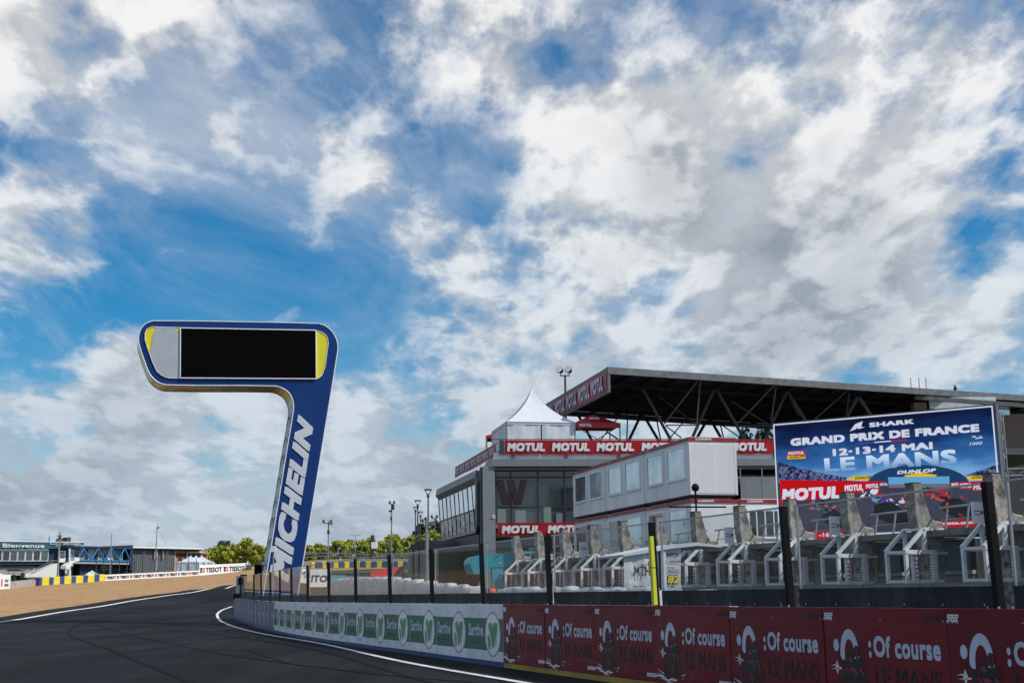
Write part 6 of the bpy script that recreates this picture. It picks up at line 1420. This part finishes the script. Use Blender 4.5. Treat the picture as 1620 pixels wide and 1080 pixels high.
# ================================================================== buildings at the far left
WF, _ = frame(0, 262, 135, 272, 0); WF.O[2] = hz(WF.O[0], WF.O[1])
wb = thing('welcome_building', 'low building with a long teal welcome fascia above a row of windows', 'building', WF.O, WF.a)
Z4 = lambda X, Y: (X / 7.715, 800 + Y / 7.715)
def r4(a, b, c, d): return (*Z4(a, b), *Z4(c, d))
pb(WF, wb, 'teal_fascia', 'teal_fascia', r4(-350, 438, 1024, 516), -.6, 12); pb(WF, wb, 'fascia_cap', 'strip_light', r4(-350, 428, 1026, 437.5), -.7, 12)
pb(WF, wb, 'upper_wall', 'navy', r4(-350, 520, 850, 712), .3, 11.5); pb(WF, wb, 'lower_wall', 'wall_grey', r4(-350, 716, 330, 860), 3.5, 11, True); pb(WF, wb, 'end_wall', 'navy', r4(620, 540, 800, 860), .5, 11.4, True)
for a, b in ((-180, -62), (-58, 28), (34, 121), (127, 214), (221, 309), (315, 402), (408, 495), (501, 592)):
    w_ = pb(WF, wb, 'window', 'window_frame', r4(a, 520, b, 672), -.05, .29); pb(WF, w_, 'pane', 'win_mid' if a % 2 else 'win_facade', r4(a + 7, 548, b - 7, 662), -.12, -.055)
for a, b, c, d in ((735, 398, 772, 430), (815, 380, 866, 430)): pb(WF, wb, 'roof_box', 'brown_wall', r4(a, b, c, d + 4), 2, 5)
txt(WF, wb, 'Bienvenue', *[Z4(20, 0)[0], Z4(0, 457)[1], Z4(0, 508)[1], Z4(528, 0)[0]], 'print_white', -.65, .03, step=.02)
for s, a, b, c, d in (('Bem-vindo', 598, 452, 470, 720), ('Vitajte', 664, 481, 495, 722), ('добро пожаловать', 760, 448, 474, 972), ('Benvenuto', 890, 474, 490, 1014)):
    txt(WF, wb, s, Z4(a, 0)[0], Z4(0, b)[1], Z4(0, c)[1], Z4(d, 0)[0], 'print_white', -.65, .01, step=.02)
nb_ = pb(WF, wb, 'notice_board', 'print_white', r4(722, 545, 800, 686), -.8, -.65); 
for a, b, m in ((738, 560, 'blue_wall'), (736, 590, 'print_red'), (736, 615, 'print_navy')): pb(WF, nb_, 'notice', m, r4(a, b, 786, b + 16), -.9, -.83)
# terraces and stairs
tb = thing('grey_terraces', 'rows of pale grey spectator benches under the welcome building', 'terraces', WF.w(0, -2, 0), WF.a)
f2 = Fr(WF.w(0, -2, 0), WF.a)
for i in range(7):
    pb(f2, tb, 'bench_row', 'bench_grey' if i % 2 else 'concrete_pale', r4(-350, 722 + i * 18, 440 - i * 14, 738 + i * 18), 4.5 - i * .7, 5.6 - i * .7)
sw_ = thing('stair_wall', 'white sloping stair wall with grey handrails beside the terraces', 'stairs', WF.w(0, -4, 0), WF.a); f3 = Fr(WF.w(0, -4, 0), WF.a)
pp_(f3, sw_, 'sloping_wall', 'stair_white', [Z4(*p) for p in ((300, 868), (310, 838), (385, 820), (480, 775), (690, 698), (718, 705), (720, 868))], 0, 3)
for a, b in (((380, 790), (620, 668)), ((390, 812), (640, 684)), ((620, 668), (700, 668))):
    p, q = f3.hit(*Z4(*a)), f3.hit(*Z4(*b)); MB().tube((p[0], -.2, p[1]), (q[0], -.2, q[1]), .05, 5).build('handrail', 'rail_grey', sw_)
for i in range(9):
    X = 385 + i * 33; Y = 800 - i * 14.5; p = f3.hit(*Z4(X, Y - 12)); q = f3.hit(*Z4(X, Y + 22)); MB().tube((p[0], -.2, p[1]), (q[0], -.2, q[1]), .03, 4).build('baluster', 'rail_grey', sw_)
# blue truss footbridge
GF_, _ = frame(105, 268, 210, 284, 0); GF_.O[2] = hz(GF_.O[0], GF_.O[1])
fb = thing('truss_footbridge', 'blue zigzag truss footbridge joining the welcome building to the grey hall', 'footbridge', GF_.O, GF_.a)
Z1 = lambda X, Y: (X / 4.05, 820 + Y / 4.05)
def r1(a, b, c, d): return (*Z1(a, b), *Z1(c, d))
pb(GF_, fb, 'top_chord', 'navy', r1(428, 178, 850, 190), -.3, 3.3); pb(GF_, fb, 'bottom_chord', 'truss_blue', r1(455, 264, 832, 273), -.3, 3.3); pb(GF_, fb, 'deck', 'concrete_pale', r1(455, 280, 828, 290), -.5, 3.5); pb(GF_, fb, 'deck_underside', 'navy', r1(455, 274, 830, 279.5), -.2, 3)
zt_x = [440, 490, 530, 578, 625, 668, 712, 755, 795, 828]
for i in range(len(zt_x) - 1):
    a = GF_.hit(*Z1(zt_x[i], 190 if i % 2 == 0 else 266)); b = GF_.hit(*Z1(zt_x[i + 1], 266 if i % 2 == 0 else 190)); MB().tube((a[0], -.2, a[1]), (b[0], -.2, b[1]), .17, 6).build('diagonal', 'truss_blue', fb)
for i in range(12):
    x = 445 + i * 31; pb(GF_, fb, 'glazing_panel', ('tent_wall', 'win_dark', 'print_mute', 'win_dark')[i % 4], r1(x, 193, x + 29, 264), 1.5, 1.6); pb(GF_, fb, 'mullion', 'white_metal', r1(x - 1.5, 190, x + 1, 266), 1.35, 1.49)
pb(GF_, fb, 'bridge_pier', 'navy', r1(512, 291, 636, 372), 1, 3, True); pb(GF_, fb, 'bridge_pier', 'white_metal', r1(438, 285, 455, 372), 0, .4, True); pb(GF_, fb, 'dark_opening', 'gap_dark', r1(640, 291, 848, 372), 2.5, 3, True)
for i in range(3): pb(GF_, fb, 'service_rail', 'galvanised', r1(645, 292 + i * 14, 700, 296 + i * 14), .5, .7)
hm = thing('spiral_stair', 'curved white stair shell under the footbridge', 'stairs', GF_.w(0, -2, 0), GF_.a); f4 = Fr(GF_.w(0, -2, 0), GF_.a)
pp_(f4, hm, 'curved_shell', 'stair_white', [Z4(*p) for p in ((800, 760), (812, 725), (850, 700), (905, 668), (915, 625), (970, 630), (972, 668), (915, 680), (880, 705), (855, 745), (830, 775))], 0, 1.5)
pp_(f4, hm, 'support', 'white_metal', [Z4(*p) for p in ((846, 520), (860, 520), (860, 850), (846, 850))], .5, .8); 
cn = GF_.hit(*Z1(573, 181)); cz = GF_.hit(*Z1(573, 103)); t = thing('blue_cone', 'slender bright blue cone rising behind the footbridge', 'cone sculpture', GF_.w(cn[0], 12, 0), 0)
rr__ = (GF_.hit(*Z1(583, 180))[0] - cn[0]) * 1.1; MB().lathe([(rr__ * 1.25, cn[1] - 6), (rr__, cn[1]), (.03, cz[1] + .5)], 14).build('cone', 'cone_blue', t, smooth=True)
# grey hall and brick museum
KF, _ = frame(208, 285, 330, 300, 0); KF.O[2] = hz(KF.O[0], KF.O[1])
kh = thing('grey_hall', 'long dark grey corrugated hall with a thin white roof edge', 'building', KF.O, KF.a)
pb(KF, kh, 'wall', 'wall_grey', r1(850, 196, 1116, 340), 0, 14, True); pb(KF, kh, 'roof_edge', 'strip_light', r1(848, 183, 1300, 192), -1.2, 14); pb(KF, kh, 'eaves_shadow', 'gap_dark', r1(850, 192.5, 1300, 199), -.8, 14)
pp_(KF, kh, 'canopy_wing', 'navy', [Z1(*p) for p in ((640, 178), (852, 168), (852, 330), (834, 330), (834, 190), (700, 184))], -1.4, 5)
for i in range(20):
    x = 862 + i * 12.6; pb(KF, kh, 'wall_rib', 'cladding_dark', r1(x, 200, x + 1.4, 338), -.06, -.01)
for a in (912, 1060): w_ = pb(KF, kh, 'window', 'cladding', r1(a, 206, a + 19, 241), -.1, -.01); pb(KF, w_, 'pane', 'win_mid', r1(a + 3, 209, a + 16, 238), -.16, -.11)
for a in (990, 1005, 1044): pb(KF, kh, 'downpipe', 'concrete_pale', r1(a, 200, a + 5, 330 if a == 1005 else 258), -.5, -.2)
mz = thing('brick_museum', 'low brick museum building with dark raised lettering beside the pointed white tents', 'building', KF.w(0, 0.5, 0), KF.a); f5 = Fr(KF.w(0, .5, 0), KF.a)
pb(f5, mz, 'brick_wall', 'brick_orange', r1(1118, 204, 1330, 340), 0, 12, True); pp_(f5, mz, 'pale_arch', 'stair_white', [Z1(*p) for p in ((1190, 222), (1230, 212), (1275, 210), (1320, 222), (1275, 217), (1230, 218))], -.3, -.05)
txt(f5, mz, 'MUSEE DES 24', Z1(1130, 0)[0], Z1(0, 222)[1], Z1(0, 240)[1], Z1(1322, 0)[0], 'print_black', -.2, .05, step=.02)
pb(f5, mz, 'doorway', 'gap_dark', r1(1140, 250, 1166, 320), -.05, .0)
for a in (1118, 1196): pb(f5, mz, 'pilaster', 'concrete_pale', r1(a, 204, a + 7, 330), -.4, -.06)
# pointed tents, gazebo
for k, (x, lb) in enumerate(((1181, 'left'), (1216, 'middle'), (1255, 'right'))):
    f_, _ = frame(*(Z1(x, 0)[0] + 3, 274 + 3 * k, Z1(x + 50, 0)[0] + 3, 274 + 3 * k)); z1 = f_.hit(Z1(x, 0)[0] + 4, Z1(0, 279)[1])[1]; zp = f_.hit(Z1(x, 0)[0] + 4, Z1(0, 231)[1])[1]
    g = hz(f_.O[0], f_.O[1]); t = thing('pointed_tent', '%s one of three pointed white tents before the brick museum' % lb, 'tent', f_.w(-2.2, 0, 0), f_.a, 'pointed white tents'); pagoda(t, 4.6, 4.6, g, z1, zp, 'tent_white', 'tent_white', 1.7, n=6)
f_, _ = frame(133, 250, 158, 251); z1 = f_.hit(145, 909)[1]; zp = f_.hit(145, 901.4)[1]; g = hz(f_.O[0], f_.O[1]); w = f_.hit(157, 905)[0]
t = thing('white_gazebo', 'small white open gazebo behind the yellow and blue tyre blocks', 'gazebo', f_.w(0, 0, 0), f_.a); pagoda(t, w, 3.0, g, z1, zp, 'tent_white', wall=False, n=5)
f_, _ = frame(0, 225, 40, 226); g = hz(f_.O[0], f_.O[1]); z1 = f_.hit(4, 910)[1]; w = f_.hit(11, 905)[0]
t = thing('white_tent', 'low white marquee end at the left edge behind the white board', 'tent', f_.w(-3.5, 0, 0), f_.a); pagoda(t, w + 3.5, 3.0, g, z1, z1 + .75, 'tent_white', wall=False, n=5)
MB().box(0, w + 3.5, .1, .14, g, z1 - .1).build('wall_sheet', 'tent_white', t)
q = P(28, 903, 215); g = hz(q[0], q[1]); t = thing('dark_canopy', 'flat dark sunshade above the two people', 'sunshade', (q[0] - 1.6, q[1], g)); z = q[2] - g
MB().prism([(0, z), (.4, z + .28), (2.2, z + .3), (2.6, z - .02)], -1, 1).build('shade', 'steel_dark', t)
for x in (.1, 2.5): MB().tube((x, 0, 0), (x, 0, z), .04, 5).build('leg', 'steel_dark', t)
# masts on the left
q = P(95, 843, 205); gear_mast(95, 840, 205, [(0, 6, 2.4, 7, 'steel_dark')], 'tall grey floodlight pole before the welcome building', [(-3.5, 3, 8), (-3, 2, 12)], .14, 'floodlight_pole')
gear_mast(176.8, 843, 250, [], 'thin striped aerial mast above the footbridge', [], .09, 'aerial_mast')
m_ = gear_mast(248.7, 829, 245, [(1.8, 4, 4, 2.5, 'galvanised')], 'tall thin guyed mast with a small camera before the grey hall', [], .10, 'guyed_mast')
zt_ = P(248.7, 833, 245)[2] - m_.location.z
for dx in (-4.2, 5.0): MB().tube((0, 0, zt_), (dx, 1.0, zt_ - 10), .015, 3).build('guy_wire', 'steel_dark', m_)
t = thing('black_cabinet', 'black equipment cabinet at the foot of the blue pylon', 'cabinet', P(409, 905, 138) * [1, 1, 0], 0); a, b = P(403.2, 905, 138), P(415.8, 892.5, 138)
MB().box(a[0] - t.location.x, b[0] - t.location.x, -.4, .4, hz(a[0], a[1]) - .3, b[2]).build('housing', 'black_steel', t); MB().box(a[0] - t.location.x + .1, b[0] - t.location.x - .1, -.43, -.405, a[2] + .2, b[2] - .1).build('door', 'screen_off', t)
for o in list(bpy.data.objects):
    if o.name.startswith('gas_lamp'): o.name = 'pole_lamp'
